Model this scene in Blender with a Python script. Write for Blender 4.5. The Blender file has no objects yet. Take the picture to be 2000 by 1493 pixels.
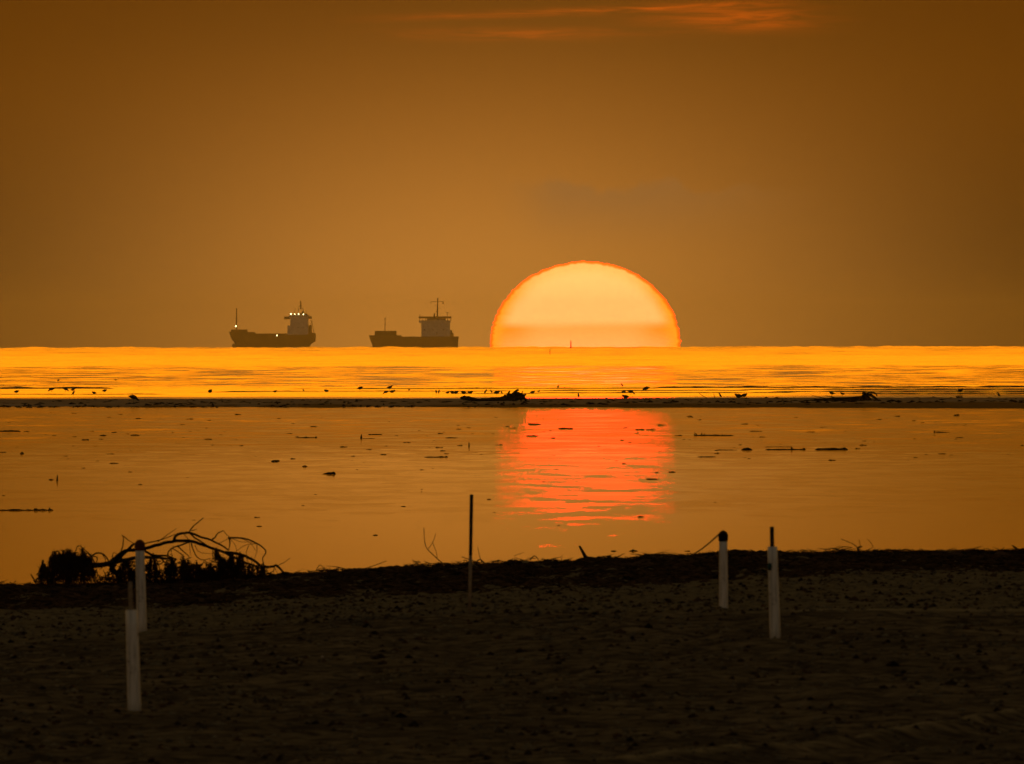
import bpy, math, random
from mathutils import Vector, Matrix, noise
random.seed(7)
R = math.radians
sc = bpy.context.scene
col = sc.collection

# ------------------------------------------------------------------ camera
HAZE = 2.2e-5                          # density of the evening air, per metre
CAM_Z, F = 2.0, 40000.0                 # eye height above the water, focal length in photo pixels
PITCH, ROLL = -0.001772, 0.0013
fwd = Vector((0, math.cos(PITCH), math.sin(PITCH)))
right = Vector((math.cos(ROLL), 0, -math.sin(ROLL)))
right = (right - fwd * right.dot(fwd)).normalized()
up = right.cross(fwd).normalized()
cam_d = bpy.data.cameras.new('camera')
cam = bpy.data.objects.new('camera', cam_d); col.objects.link(cam)
cam.matrix_world = Matrix(((right.x, up.x, -fwd.x, 0), (right.y, up.y, -fwd.y, 0),
                           (right.z, up.z, -fwd.z, CAM_Z), (0, 0, 0, 1)))
cam_d.sensor_fit = 'HORIZONTAL'; cam_d.sensor_width = 36; cam_d.lens = 36 * F / 2000
cam_d.clip_start = 1.0; cam_d.clip_end = 90000
cam_d.dof.use_dof = True; cam_d.dof.focus_distance = 420; cam_d.dof.aperture_fstop = 62
sc.camera = cam

def ray(px, py):
    return fwd + right * ((px - 1000) / F) + up * ((746.5 - py) / F)
def at(px, py, d):                      # the world point seen at a photo pixel, d metres out
    v = ray(px, py); return Vector((0, 0, CAM_Z)) + v * (d / v.y)
def on(px, py, z=0.0):                  # the point of the level z seen at a photo pixel
    v = ray(px, py); return Vector((0, 0, CAM_Z)) + v * ((z - CAM_Z) / v.z)

# ------------------------------------------------------------------ render, exposure
sc.render.engine = 'CYCLES'
cy = sc.cycles
cy.max_bounces = 6; cy.diffuse_bounces = 2; cy.glossy_bounces = 4; cy.volume_bounces = 1; cy.transmission_bounces = 2
cy.sample_clamp_indirect = 20
cy.use_denoising = True
cy.caustics_reflective = False
vs = sc.view_settings
vs.view_transform = 'Standard'; vs.look = 'None'; vs.exposure = 0.0; vs.gamma = 1.0
vs.use_curve_mapping = False

# ------------------------------------------------------------------ node helper
class NT:
    def __init__(s, nt): s.nt = nt; s.n = nt.nodes; s.l = nt.links
    def node(s, t, **kw):
        o = s.n.new(t)
        for k, v in kw.items(): setattr(o, k, v)
        return o
    def put(s, sock, v):
        if v is None: return
        if hasattr(v, 'links') or isinstance(v, bpy.types.NodeSocket): s.l.new(v, sock)
        else: sock.default_value = v
    def m(s, op, a, b=None, c=None, clamp=False):
        o = s.node('ShaderNodeMath', operation=op, use_clamp=clamp)
        s.put(o.inputs[0], a); s.put(o.inputs[1], b); s.put(o.inputs[2], c)
        return o.outputs[0]
    def add(s, a, b): return s.m('ADD', a, b)
    def sub(s, a, b): return s.m('SUBTRACT', a, b)
    def mul(s, a, b): return s.m('MULTIPLY', a, b)
    def div(s, a, b): return s.m('DIVIDE', a, b)
    def sq(s, a): return s.m('MULTIPLY', a, a)
    def gauss(s, a, c, w):              # exp(-((a-c)/w)^2)
        t = s.div(s.sub(a, c), w); return s.m('EXPONENT', s.mul(s.sq(t), -1.0))
    def ss(s, a, lo, hi, o0=0.0, o1=1.0, kind='SMOOTHSTEP'):
        o = s.node('ShaderNodeMapRange', interpolation_type=kind)
        s.put(o.inputs['Value'], a)
        for n, v in (('From Min', lo), ('From Max', hi), ('To Min', o0), ('To Max', o1)): s.put(o.inputs[n], v)
        return o.outputs[0]
    def vec(s, x, y, z):
        o = s.node('ShaderNodeCombineXYZ')
        for i, v in enumerate((x, y, z)): s.put(o.inputs[i], v)
        return o.outputs[0]
    def sep(s, v):
        o = s.node('ShaderNodeSeparateXYZ'); s.put(o.inputs[0], v); return o.outputs
    def noise(s, v, scale=1.0, detail=3.0, rough=0.5, dist=0.0):
        o = s.node('ShaderNodeTexNoise'); s.put(o.inputs['Vector'], v)
        o.inputs['Scale'].default_value = scale; o.inputs['Detail'].default_value = detail
        o.inputs['Roughness'].default_value = rough; o.inputs['Distortion'].default_value = dist
        return o.outputs[0]
    def mix(s, f, a, b):
        o = s.node('ShaderNodeMix', data_type='RGBA')
        s.put(o.inputs[0], f)
        s.put(o.inputs[6], a if not isinstance(a, tuple) else (*a, 1)); s.put(o.inputs[7], b if not isinstance(b, tuple) else (*b, 1))
        return o.outputs[2]
    def addc(s, a, b, f=1.0):
        o = s.node('ShaderNodeMix', data_type='RGBA', blend_type='ADD')
        s.put(o.inputs[0], f); s.put(o.inputs[6], a if not isinstance(a, tuple) else (*a, 1)); s.put(o.inputs[7], b if not isinstance(b, tuple) else (*b, 1))
        return o.outputs[2]
    def scalec(s, c, f):
        o = s.node('ShaderNodeVectorMath', operation='SCALE'); s.put(o.inputs[0], c); s.put(o.inputs[3], f); return o.outputs[0]

# ------------------------------------------------------------------ sky
SUN_AZ, SUN_EL = 143 / F, 3 / F         # the sun's centre, radians, almost on the horizon
world = bpy.data.worlds.new('World'); sc.world = world; world.use_nodes = True
w = NT(world.node_tree); w.n.clear()
tc = w.node('ShaderNodeTexCoord')
X, Y, Z = w.sep(tc.outputs['Generated'])
u = w.mul(w.m('ARCTAN2', X, Y), F)      # azimuth and elevation in units of 1/F radians
v = w.mul(w.m('ARCSINE', Z), F)
sky = w.node('ShaderNodeTexSky', sky_type='NISHITA', sun_disc=False)
sky.sun_elevation = R(2.6); sky.sun_rotation = SUN_AZ; sky.dust_density = 5.0; sky.air_density = 1.0; sky.altitude = 0
tint = w.node('ShaderNodeMix', data_type='RGBA', blend_type='MULTIPLY'); tint.inputs[0].default_value = 1
w.put(tint.inputs[6], sky.outputs[0]); w.put(tint.inputs[7], w.mix(w.ss(Y, -0.3, 0.9), (1.0, 0.68, 0.46), (1.0, 0.585, 0.04)))
bg_sky = w.node('ShaderNodeBackground'); w.put(bg_sky.inputs[0], tint.outputs[2]); bg_sky.inputs[1].default_value = 0.15
# brown evening haze bank along the horizon, brightest round the sun
du, dv = w.sub(u, -60.0), w.sub(v, 0.0)
g1 = w.m('EXPONENT', w.mul(w.add(w.sq(w.div(du, 780.0)), w.sq(w.div(dv, 445.0))), -1.0))
g2 = w.m('EXPONENT', w.mul(w.add(w.sq(w.div(du, 6000.0)), w.sq(w.div(dv, 2500.0))), -1.0))
lowk = w.ss(w.m('ABSOLUTE', w.m('ARCTAN2', X, Y)), 0.1, 2.2, 1.0, 0.25)
haze_c = w.scalec(w.mix(g2, (0.05, 0.022, 0.008), (0.085, 0.024, 0.0002)), lowk)
haze_c = w.scalec(haze_c, w.ss(v, 20.0, 560.0, 0.05, 1.30))
haze_c = w.addc(haze_c, w.scalec(w.vec(0.545, 0.215, 0.036), g1))
# faint cloud tops low over the sun, greyer than the air in front of them
cn = w.noise(w.vec(w.div(u, 130.0), w.div(v, 260.0), 3.1), 1.0, 5, 0.6)
top = w.add(w.add(330.0, w.mul(w.sub(cn, 0.5), 150.0)), w.mul(u, -0.03))
bank = w.mul(w.mul(w.ss(w.sub(top, v), -4.0, 22.0), w.ss(v, 170.0, 320.0)), w.mul(w.ss(w.add(u, w.mul(w.sub(cn, 0.5), 160.0)), -40.0, 120.0), w.ss(u, 200.0, 650.0, 1.0, 0.0)))
haze_c = w.mix(w.mul(bank, 0.55), haze_c, (0.27, 0.128, 0.038))
# thin orange streaks of cloud high in the picture
wn = w.noise(w.vec(w.div(u, 170.0), w.div(v, 14.0), 0.7), 1.0, 5, 0.62, 0.6)
l1 = w.add(w.mul(w.add(u, 350.0), 0.036), 636.0)
s1 = w.mul(w.gauss(v, l1, 7.0), w.mul(w.ss(u, -420.0, 200.0), w.ss(u, 420.0, 620.0, 1.0, 0.0)))
s2 = w.mul(w.gauss(v, 640.0, 22.0), w.gauss(u, 440.0, 135.0))
s3 = w.mul(w.gauss(v, 609.0, 11.0), w.gauss(u, 20.0, 190.0))
streak = w.mul(w.add(w.add(w.mul(s1, 0.8), w.mul(s2, 1.15)), w.mul(s3, 0.55)), w.ss(wn, 0.28, 0.78))
haze_c = w.addc(haze_c, w.scalec(w.vec(0.42, 0.048, 0.0), streak))
# the setting sun: flattened by the air, ragged limb, a veil of thicker air across its lower half
en = w.noise(w.vec(w.div(u, 90.0), w.div(v, 5.0), 9.0), 1.0, 2, 0.5)
us = w.add(w.sub(u, 143.0), w.mul(w.sub(en, 0.5), 12.0))
vs_ = w.add(w.sub(v, 3.0), w.mul(w.sub(w.noise(w.vec(w.div(u, 16.0), w.div(v, 30.0), 2.0), 1.0, 2, 0.5), 0.5), 7.0))
rr = w.m('SQRT', w.add(w.sq(w.div(us, 185.0)), w.sq(w.div(vs_, 161.0))))
disc = w.ss(rr, 0.994, 1.004, 1.0, 0.0)
core = w.ss(rr, 0.962, 0.992, 1.0, 0.0)
veil = w.mul(w.ss(w.add(v, w.mul(w.sub(w.noise(w.vec(w.div(u, 200.0), w.div(v, 30.0), 5.0), 1.0, 2), 0.5), 14.0)), 30.0, 54.0, 1.0, 0.0), w.ss(v, -12.0, 44.0, 0.5, 1.0))
edge = w.ss(w.m('ABSOLUTE', us), 60.0, 178.0)
veil = w.mul(veil, w.ss(edge, 0.0, 1.0, 0.55, 1.0))
sun_c = w.mix(veil, (40.0, 0.82, 0.22), (34.0, 0.37, 0.0))
sun_c = w.mix(w.mul(w.ss(edge, 0.0, 1.0, 0.35, 1.0), w.ss(rr, 0.80, 0.98)), sun_c, (38.0, 0.52, 0.02))
sun_c = w.mix(core, (10.0, 0.22, 0.0), sun_c)
haze_c = w.mix(disc, haze_c, sun_c)
bg_haze = w.node('ShaderNodeBackground'); w.put(bg_haze.inputs[0], haze_c); bg_haze.inputs[1].default_value = 1.0
mixw = w.node('ShaderNodeMixShader'); w.put(mixw.inputs[0], w.ss(v, 830.0, 2500.0))
w.l.new(bg_haze.outputs[0], mixw.inputs[1]); w.l.new(bg_sky.outputs[0], mixw.inputs[2])
wo = w.node('ShaderNodeOutputWorld'); w.l.new(mixw.outputs[0], wo.inputs[0])
world.cycles.sampling_method = 'MANUAL'; world.cycles.sample_map_resolution = 2048

# the sun as a lamp: behind kilometres of evening air it hardly lights anything
sun_d = bpy.data.lights.new('sun', 'SUN'); sun_d.energy = 0.0001; sun_d.angle = R(0.46); sun_d.color = (1, 0.03, 0.0)
sun = bpy.data.objects.new('sun', sun_d); col.objects.link(sun)
sdir = Vector((math.sin(SUN_AZ), math.cos(SUN_AZ), math.tan(SUN_EL))).normalized()
sun.rotation_euler = (-sdir).to_track_quat('-Z', 'Y').to_euler(); sun.location = (0, 40, 30)

# ------------------------------------------------------------------ materials
def material(name):
    m = bpy.data.materials.new(name); m.use_nodes = True
    t = NT(m.node_tree); p = t.n['Principled BSDF']
    return m, t, p
def plain(name, c, c2=None, rough=0.8, scale=6.0, spec=0.3, metal=0.0, em=None, es=0.0):
    m, t, p = material(name)
    g = t.node('ShaderNodeTexCoord')
    n = t.noise(g.outputs['Object'], scale, 4, 0.6)
    c2 = c2 or tuple(x * 0.6 for x in c)
    t.put(p.inputs['Base Color'], t.mix(t.ss(n, 0.35, 0.65), c2, c))
    p.inputs['Roughness'].default_value = rough; p.inputs['Metallic'].default_value = metal
    p.inputs['Specular IOR Level'].default_value = spec
    if rough >= 0.9:                    # matt stuff: no gloss at all
        df = t.node('ShaderNodeBsdfDiffuse'); t.l.new(p.inputs['Base Color'].links[0].from_socket, df.inputs[0]); df.inputs[1].default_value = 0.8
        t.l.new(df.outputs[0], t.n['Material Output'].inputs[0])
    if em: p.inputs['Emission Color'].default_value = (*em, 1); p.inputs['Emission Strength'].default_value = es
    return m
M = {}
M['wood'] = plain('weathered_wood', (0.045, 0.035, 0.025), rough=0.95, scale=30, spec=0.1)
M['dark_wood'] = plain('wet_wood', (0.016, 0.012, 0.008), rough=0.9, scale=20, spec=0.1)
M['weed'] = plain('dried_weed', (0.020, 0.013, 0.007), rough=1.0, scale=40, spec=0.05)
M['wrack'] = plain('beach_wrack', (0.095, 0.050, 0.022), (0.008, 0.005, 0.003), rough=1.0, scale=9, spec=0.05)
M['pvc'], t_, p_ = material('white_pipe')
g_ = t_.node('ShaderNodeTexCoord'); ox, oy, oz = t_.sep(g_.outputs['Object'])
n_ = t_.noise(t_.vec(t_.mul(ox, 90.0), t_.mul(oy, 90.0), t_.mul(oz, 7.0)), 1.0, 4, 0.65)
n2_ = t_.noise(g_.outputs['Object'], 28.0, 4, 0.7)
c_ = t_.mix(t_.ss(n_, 0.42, 0.72), (0.80, 0.66, 0.53), (0.50, 0.40, 0.30))
t_.put(p_.inputs['Base Color'], t_.mix(t_.ss(n2_, 0.56, 0.72), c_, (0.30, 0.22, 0.15))); p_.inputs['Roughness'].default_value = 0.55
M['clod'] = plain('dry_sand_clods', (0.26, 0.19, 0.10), (0.06, 0.042, 0.024), rough=1.0, scale=6)
M['stake'] = plain('wooden_stake', (0.45, 0.30, 0.17), rough=0.9, scale=24, spec=0.1)
M['dark_stake'] = plain('dark_stake', (0.03, 0.025, 0.02), rough=0.9, scale=24, spec=0.1)
M['cap'] = plain('rusty_cap', (0.16, 0.045, 0.015), rough=0.9, scale=40, spec=0.1)
M['band'] = plain('green_band', (0.02, 0.06, 0.05), rough=0.8, scale=30)
M['rope'] = plain('frayed_rope', (0.12, 0.09, 0.06), rough=1.0, scale=60, spec=0.05)
M['bird'] = plain('shorebird_plumage', (0.05, 0.045, 0.04), (0.02, 0.018, 0.016), rough=0.9, scale=20, spec=0.05)
M['shell'] = plain('pale_shell', (0.55, 0.42, 0.28), rough=0.7, scale=20)
M['hull'] = plain('ship_hull_paint', (0.030, 0.026, 0.020), (0.018, 0.015, 0.012), rough=0.7, scale=0.12, spec=0.15)
M['hull_red'] = plain('ship_hull_brown', (0.10, 0.060, 0.040), (0.07, 0.045, 0.03), rough=0.7, scale=0.15, spec=0.15)
M['house'] = plain('ship_white_paint', (0.80, 0.76, 0.66), (0.65, 0.60, 0.50), rough=0.7, scale=0.3, spec=0.15)
M['steel'] = plain('ship_steel', (0.05, 0.045, 0.04), rough=0.7, scale=0.5, spec=0.15)
M['glass'] = plain('ship_window_glass', (0.20, 0.18, 0.15), rough=0.4, scale=1)
M['letter'] = plain('hull_lettering_paint', (0.02, 0.017, 0.014), rough=0.7, scale=1)
M['lamp'] = plain('lit_deck_lamp', (0.8, 0.8, 0.6), em=(1.0, 0.80, 0.34), es=7.0)
M['buoy'] = plain('buoy_paint', (0.5, 0.12, 0.02), rough=0.6, scale=2)

def sand(name, c, c2, scale, rough, spec, dry_and_lit=False, bar=False):
    m, t, p = material(name)
    g = t.node('ShaderNodeNewGeometry')
    a = t.noise(g.outputs['Position'], scale, 6, 0.65)
    b = t.noise(g.outputs['Position'], scale * 0.13, 3, 0.5)
    c_ = t.mix(t.ss(a, 0.36, 0.66), c2, c)
    c_ = t.mix(t.ss(b, 0.35, 0.7, 0.0, 0.6), c_, c2)
    X_, Y_, Z_ = t.sep(g.outputs['Position'])
    if dry_and_lit:                             # dry, paler sand behind the berm; weed-stained patches in front
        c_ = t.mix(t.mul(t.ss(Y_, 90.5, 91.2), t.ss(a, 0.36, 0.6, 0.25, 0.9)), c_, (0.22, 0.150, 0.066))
        c_ = t.mix(t.mul(t.mul(t.gauss(Y_, 90.0, 0.5), t.ss(X_, 0.5, 1.6)), 0.6), c_, (0.42, 0.29, 0.13))  # pale line paints rim light along the right end of the berm crest
        q_ = t.sub(Y_, t.add(64.3, t.add(t.mul(X_, 1.3), t.mul(t.sq(X_), 1.3))))    # track ridge: the light on its crest, painted in as paler sand
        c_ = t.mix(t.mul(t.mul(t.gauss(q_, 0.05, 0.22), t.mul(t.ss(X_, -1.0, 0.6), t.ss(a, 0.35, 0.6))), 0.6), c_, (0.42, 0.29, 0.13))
    if bar:                             # sodden, weedy foot of the bar
        c_ = t.mix(t.ss(t.add(Y_, t.mul(t.sub(t.noise(t.vec(t.div(X_, 1.2), t.div(Y_, 6.0), 1.0), 1.0, 4, 0.6), 0.5), 26.0)), 668.0, 680.0, 1.0, 0.0), c_, (0.006, 0.004, 0.003))
    t.put(p.inputs['Base Color'], c_)
    p.inputs['Roughness'].default_value = rough; p.inputs['Specular IOR Level'].default_value = spec
    bp = t.node('ShaderNodeBump'); bp.inputs['Strength'].default_value = 0.6; bp.inputs['Distance'].default_value = 0.02
    t.put(bp.inputs['Height'], a)
    df = t.node('ShaderNodeBsdfDiffuse'); t.l.new(c_, df.inputs[0]); df.inputs[1].default_value = 0.9; t.l.new(bp.outputs[0], df.inputs[2])
    if bar: gl = t.node('ShaderNodeBsdfGlossy'); gl.inputs[1].default_value = 0.5; ms = t.node('ShaderNodeMixShader'); ms.inputs[0].default_value = 0.05; t.l.new(df.outputs[0], ms.inputs[1]); t.l.new(gl.outputs[0], ms.inputs[2])
    t.l.new((ms if bar else df).outputs[0], t.n['Material Output'].inputs[0])
    return m
M['beach'] = sand('beach_sand', (0.26, 0.170, 0.078), (0.050, 0.033, 0.016), 9.0, 1.0, 0.03, dry_and_lit=True)
M['bar'] = sand('wet_bar_sand', (0.26, 0.21, 0.145), (0.12, 0.095, 0.062), 0.5, 0.9, 0.10, bar=True)

def water(name, kind):
    m, t, p = material(name)
    g = t.node('ShaderNodeNewGeometry'); P = g.outputs['Position']
    x, y, z = t.sep(P)
    p.inputs['Base Color'].default_value = (0.012, 0.009, 0.006, 1)
    p.inputs['IOR'].default_value = 1.33
    if kind == 'lagoon':
        # glassy, with cat's paws: small patches of breeze that tip the surface towards higher sky
        n1 = t.noise(t.vec(t.div(x, 1.1), t.div(y, 4.2), 0.0), 1.0, 5, 0.66)
        zone = t.add(t.mul(t.gauss(y, 545.0, 26.0), 0.72), t.add(t.mul(t.gauss(y, 480.0, 50.0), 0.45), t.mul(t.gauss(y, 360.0, 55.0), 0.40)))
        big = t.noise(t.vec(t.div(x, 9.0), t.div(y, 45.0), 4.0), 1.0, 2, 0.5)
        zone = t.mul(zone, t.ss(big, 0.36, 0.62))
        shore = t.mul(t.ss(y, 640.0, 655.0), t.ss(n1, 0.42, 0.60))
        thr = t.sub(0.715, t.mul(zone, 0.34))
        paw = t.ss(n1, thr, t.add(thr, 0.10))
        paw = t.m('MAXIMUM', paw, t.mul(shore, 0.42))
        # ripples: the far half is ruffled all over, the middle in strips, the near water barely
        strip = t.noise(t.vec(t.div(x, 0.9), t.div(y, 6.5), 2.0), 1.0, 4, 0.66)
        need = t.add(t.ss(y, 212.0, 262.0, 0.61, 0.455), t.ss(y, 330.0, 520.0, 0.0, -0.30))
        need = t.add(need, t.ss(y, 150.0, 225.0, 0.16, 0.0))
        rip = t.ss(strip, need, t.add(need, 0.05))
        ripr = t.mul(t.ss(y, 290.0, 500.0, 0.040, 0.066), t.ss(t.noise(t.vec(t.div(x, 1.6), t.div(y, 9.0), 5.0), 1.0, 3, 0.6), 0.3, 0.7, 0.6, 1.35))
        rough_ = t.add(0.024, t.mul(paw, 0.095)); rip_rough = t.add(0.024, ripr)
        rip_w = t.mul(rip, t.ss(y, 330.0, 420.0, 0.62, 1.0))
        # long low ripples in the middle of the lagoon
        rp = t.noise(t.vec(t.div(x, 1.1), t.div(y, 2.3), 1.0), 1.0, 3, 0.6)
        amp = t.mul(t.ss(y, 236.0, 262.0, 0.10, 1.0), t.ss(y, 420.0, 600.0, 1.0, 0.30))
        sy = t.mul(t.mul(t.sub(rp, 0.47), 0.0022), amp)
        sx = t.mul(t.sub(t.noise(t.vec(t.div(x, 1.5), t.div(y, 3.0), 6.0), 1.0, 3, 0.6), 0.5), 0.006)
        nn = t.node('ShaderNodeVectorMath', operation='NORMALIZE')
        t.put(nn.inputs[0], t.vec(sx, t.mul(sy, -1.0), 1.0)); 
        gl = t.node('ShaderNodeBsdfAnisotropic', distribution='BECKMANN'); gl.inputs['Anisotropy'].default_value = 0.0; gl.inputs['Color'].default_value = (1, 1, 1, 1)
        t.put(gl.inputs['Roughness'], rough_); t.l.new(nn.outputs[0], gl.inputs['Normal'])
        fr = t.node('ShaderNodeFresnel'); fr.inputs[0].default_value = 1.33; t.l.new(nn.outputs[0], fr.inputs[1])
        df = t.node('ShaderNodeBsdfDiffuse'); df.inputs[0].default_value = (0.012, 0.009, 0.006, 1)
        ms = t.node('ShaderNodeMixShader'); t.l.new(fr.outputs[0], ms.inputs[0]); t.l.new(df.outputs[0], ms.inputs[1]); t.l.new(gl.outputs[0], ms.inputs[2])
        cap_ = t.node('ShaderNodeBsdfAnisotropic', distribution='GGX'); cap_.inputs['Roughness'].default_value = 0.17; cap_.inputs['Color'].default_value = (1, 1, 1, 1)
        mg = t.node('ShaderNodeMixShader'); mg.inputs[0].default_value = 0.045     # capillary ripples over everything
        g2_ = t.node('ShaderNodeBsdfAnisotropic', distribution='BECKMANN'); g2_.inputs['Color'].default_value = (1, 1, 1, 1)
        t.put(g2_.inputs['Roughness'], rip_rough); t.l.new(nn.outputs[0], g2_.inputs['Normal'])
        m2 = t.node('ShaderNodeMixShader'); t.put(m2.inputs[0], t.mul(rip_w, t.sub(1.0, paw))); t.l.new(gl.outputs[0], m2.inputs[1]); t.l.new(g2_.outputs[0], m2.inputs[2])
        t.l.new(m2.outputs[0], mg.inputs[1]); t.l.new(cap_.outputs[0], mg.inputs[2]); t.l.new(mg.outputs[0], ms.inputs[2])
        t.l.new(ms.outputs[0], t.n['Material Output'].inputs[0])
    else:
        k = t.div(80000.0, y)           # pixels of the photograph below eye level
        # wind lanes: ruffled water far out, a slick, low swell, then the shallows
        lanes = t.node('ShaderNodeValToRGB'); cr = lanes.color_ramp; cr.interpolation = 'LINEAR'
        st = [(4, .14), (18, .145), (24, .22), (37, .21), (41, .098), (60, .084), (78, .094), (82, .22), (97, .22), (101, .06), (110, .05)]
        while len(cr.elements) < len(st): cr.elements.new(0.5)
        for e, (a, r_) in zip(cr.elements, st): e.position = a / 120.0; e.color = (r_, r_, r_, 1)
        wob = t.noise(t.vec(t.mul(t.div(x, y), 90.0), t.mul(k, 0.10), 0.0), 1.0, 3, 0.5)
        t.put(lanes.inputs[0], t.div(t.add(k, t.mul(t.sub(wob, 0.5), 7.0)), 120.0))
        ln = t.sep(lanes.outputs[0])[0]
        # streaks by bearing and range: long-crested waves whose crests lie across the view
        s1 = t.noise(t.vec(t.mul(t.div(x, y), 260.0), t.mul(k, 0.55), 2.0), 1.0, 4, 0.6)
        s2 = t.noise(t.vec(t.mul(t.div(x, y), 700.0), t.mul(k, 1.3), 7.0), 1.0, 3, 0.6)
        st_ = t.add(t.mul(s1, 0.65), t.mul(s2, 0.35))
        mid = t.mul(t.ss(k, 36.0, 44.0), t.ss(k, 80.0, 84.0, 1.0, 0.0))
        gain = t.add(t.ss(st_, 0.36, 0.64, 0.60, 1.2), t.mul(mid, t.ss(st_, 0.38, 0.66, -0.36, 1.1)))
        lee = t.mul(t.ss(t.div(x, y), 0.010, 0.019), t.ss(k, 81.0, 85.0))      # sheltered water behind the stump
        gain = t.mul(gain, t.sub(1.0, t.mul(lee, 0.72)))
        t.put(p.inputs['Roughness'], t.m('MINIMUM', t.mul(ln, gain), 0.6))
    return m
M['lagoon'] = water('lagoon_water', 'lagoon')
M['sea'] = water('sea_water', 'sea')
M['wave'] = plain('wave_water', (0.012, 0.009, 0.006), rough=0.25, spec=0.5)
# ------------------------------------------------------------------ mesh helper
class MB:
    def __init__(s): s.v = []; s.f = []
    def box(s, x0, x1, y0, y1, z0, z1, tx=0.0):
        b = len(s.v)
        s.v += [(x0, y0, z0), (x1, y0, z0), (x1, y1, z0), (x0, y1, z0), (x0 + tx, y0, z1), (x1 - tx, y0, z1), (x1 - tx, y1, z1), (x0 + tx, y1, z1)]
        s.f += [tuple(b + i for i in q) for q in ((0, 3, 2, 1), (4, 5, 6, 7), (0, 1, 5, 4), (1, 2, 6, 5), (2, 3, 7, 6), (3, 0, 4, 7))]
        return s
    def tube(s, pts, rad, n=6, flat=1.0):
        pts = [Vector(p) for p in pts]
        if not hasattr(rad, '__len__'): rad = [rad] * len(pts)
        b = len(s.v); ref = None
        for i, p in enumerate(pts):
            t = (pts[min(i + 1, len(pts) - 1)] - pts[max(i - 1, 0)])
            t = t.normalized() if t.length > 1e-9 else Vector((0, 0, 1))
            if ref is None: ref = Vector((0, 0, 1)) if abs(t.z) < 0.9 else Vector((1, 0, 0))
            a = t.cross(ref).normalized(); c = a.cross(t).normalized(); ref = c
            for k in range(n):
                q = 2 * math.pi * k / n
                s.v.append(tuple(p + a * (rad[i] * math.cos(q)) + c * (rad[i] * flat * math.sin(q))))
        for i in range(len(pts) - 1):
            for k in range(n):
                k2 = (k + 1) % n
                s.f.append((b + i * n + k, b + i * n + k2, b + (i + 1) * n + k2, b + (i + 1) * n + k))
        s.f.append(tuple(b + k for k in range(n))[::-1])
        e = b + (len(pts) - 1) * n
        s.f.append(tuple(e + k for k in range(n)))
        return s
    def mesh(s, name):
        me = bpy.data.meshes.new(name); me.from_pydata([tuple(x) for x in s.v], [], s.f); me.update(); return me
    def build(s, name, mat, parent=None, smooth=False):
        me = s.mesh(name); me.materials.append(M[mat])
        if smooth: me.polygons.foreach_set('use_smooth', [True] * len(me.polygons))
        o = bpy.data.objects.new(name, me); col.objects.link(o); o.parent = parent
        return o
def tag(o, label=None, cat=None, group=None, kind=None):
    if label: o['label'] = label
    if cat: o['category'] = cat
    if group: o['group'] = group
    if kind: o['kind'] = kind
    return o
def empty(name, loc, label=None, cat=None, group=None):
    o = bpy.data.objects.new(name, None); col.objects.link(o); o.location = loc
    o.empty_display_size = 0.1
    return tag(o, label, cat, group)
def smooth_path(pts, k=4):              # Catmull-Rom through the points
    pts = [Vector(p) for p in pts]; out = []
    for i in range(len(pts) - 1):
        p0, p1, p2, p3 = pts[max(i - 1, 0)], pts[i], pts[i + 1], pts[min(i + 2, len(pts) - 1)]
        for j in range(k):
            t = j / k
            out.append(0.5 * ((2 * p1) + (p2 - p0) * t + (2 * p0 - 5 * p1 + 4 * p2 - p3) * t * t + (3 * p1 - p0 - 3 * p2 + p3) * t ** 3))
    return out + [pts[-1]]
def lerp_list(r, k):
    out = []
    for i in range(len(r) - 1): out += [r[i] + (r[i + 1] - r[i]) * j / k for j in range(k)]
    return out + [r[-1]]
def interp(tab, x):
    if x <= tab[0][0]: return tab[0][1]
    for (a, b), (c, d) in zip(tab, tab[1:]):
        if x <= c:
            t = (x - a) / (c - a); return b + (d - b) * t
    return tab[-1][1]
def fbm(x, y, z=0.0, o=4):
    return noise.fractal(Vector((x, y, z)), 0.9, 2.0, o)

# ------------------------------------------------------------------ water
def sheet(name, rows, cols, fz, mat, fan=True):
    b = MB(); n = len(cols)
    for d in rows:
        for c in cols:
            x = c * d if fan else c
            b.v.append((x, d, fz(x, d)))
    for i in range(len(rows) - 1):
        for j in range(n - 1):
            b.f.append((i * n + j, i * n + j + 1, (i + 1) * n + j + 1, (i + 1) * n + j))
    return tag(b.build(name, mat, None, True), kind='structure')
side = [0.035, 0.045, 0.07, 0.12, 0.2, 0.35, 0.6]
cols = [-s for s in side[::-1]] + [-0.03 + 0.0002 * i for i in range(301)] + side
rows = [735, 760, 800, 900, 1100, 1500, 2200, 3500, 6000, 9000, 12000, 15000, 18000, 19000]
rows += [19300 + 60 * i for i in range(20)] + [20600, 21000, 22000, 24000]
def sea_z(x, d):
    a = min(1.0, max(0.0, (d - 18500) / 700))
    z = a * 1.7 * fbm(x / 26, d / 150, 1.0, 3)
    if d > 20350: z -= (d - 20350) ** 2 / 2.2e6
    return z
sheet('sea_water', rows, cols, sea_z, 'sea')
sheet('lagoon_water', [100, 250, 500, 735], [-500, -60, 0, 60, 500], lambda x, d: 0.0, 'lagoon', False)

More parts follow.
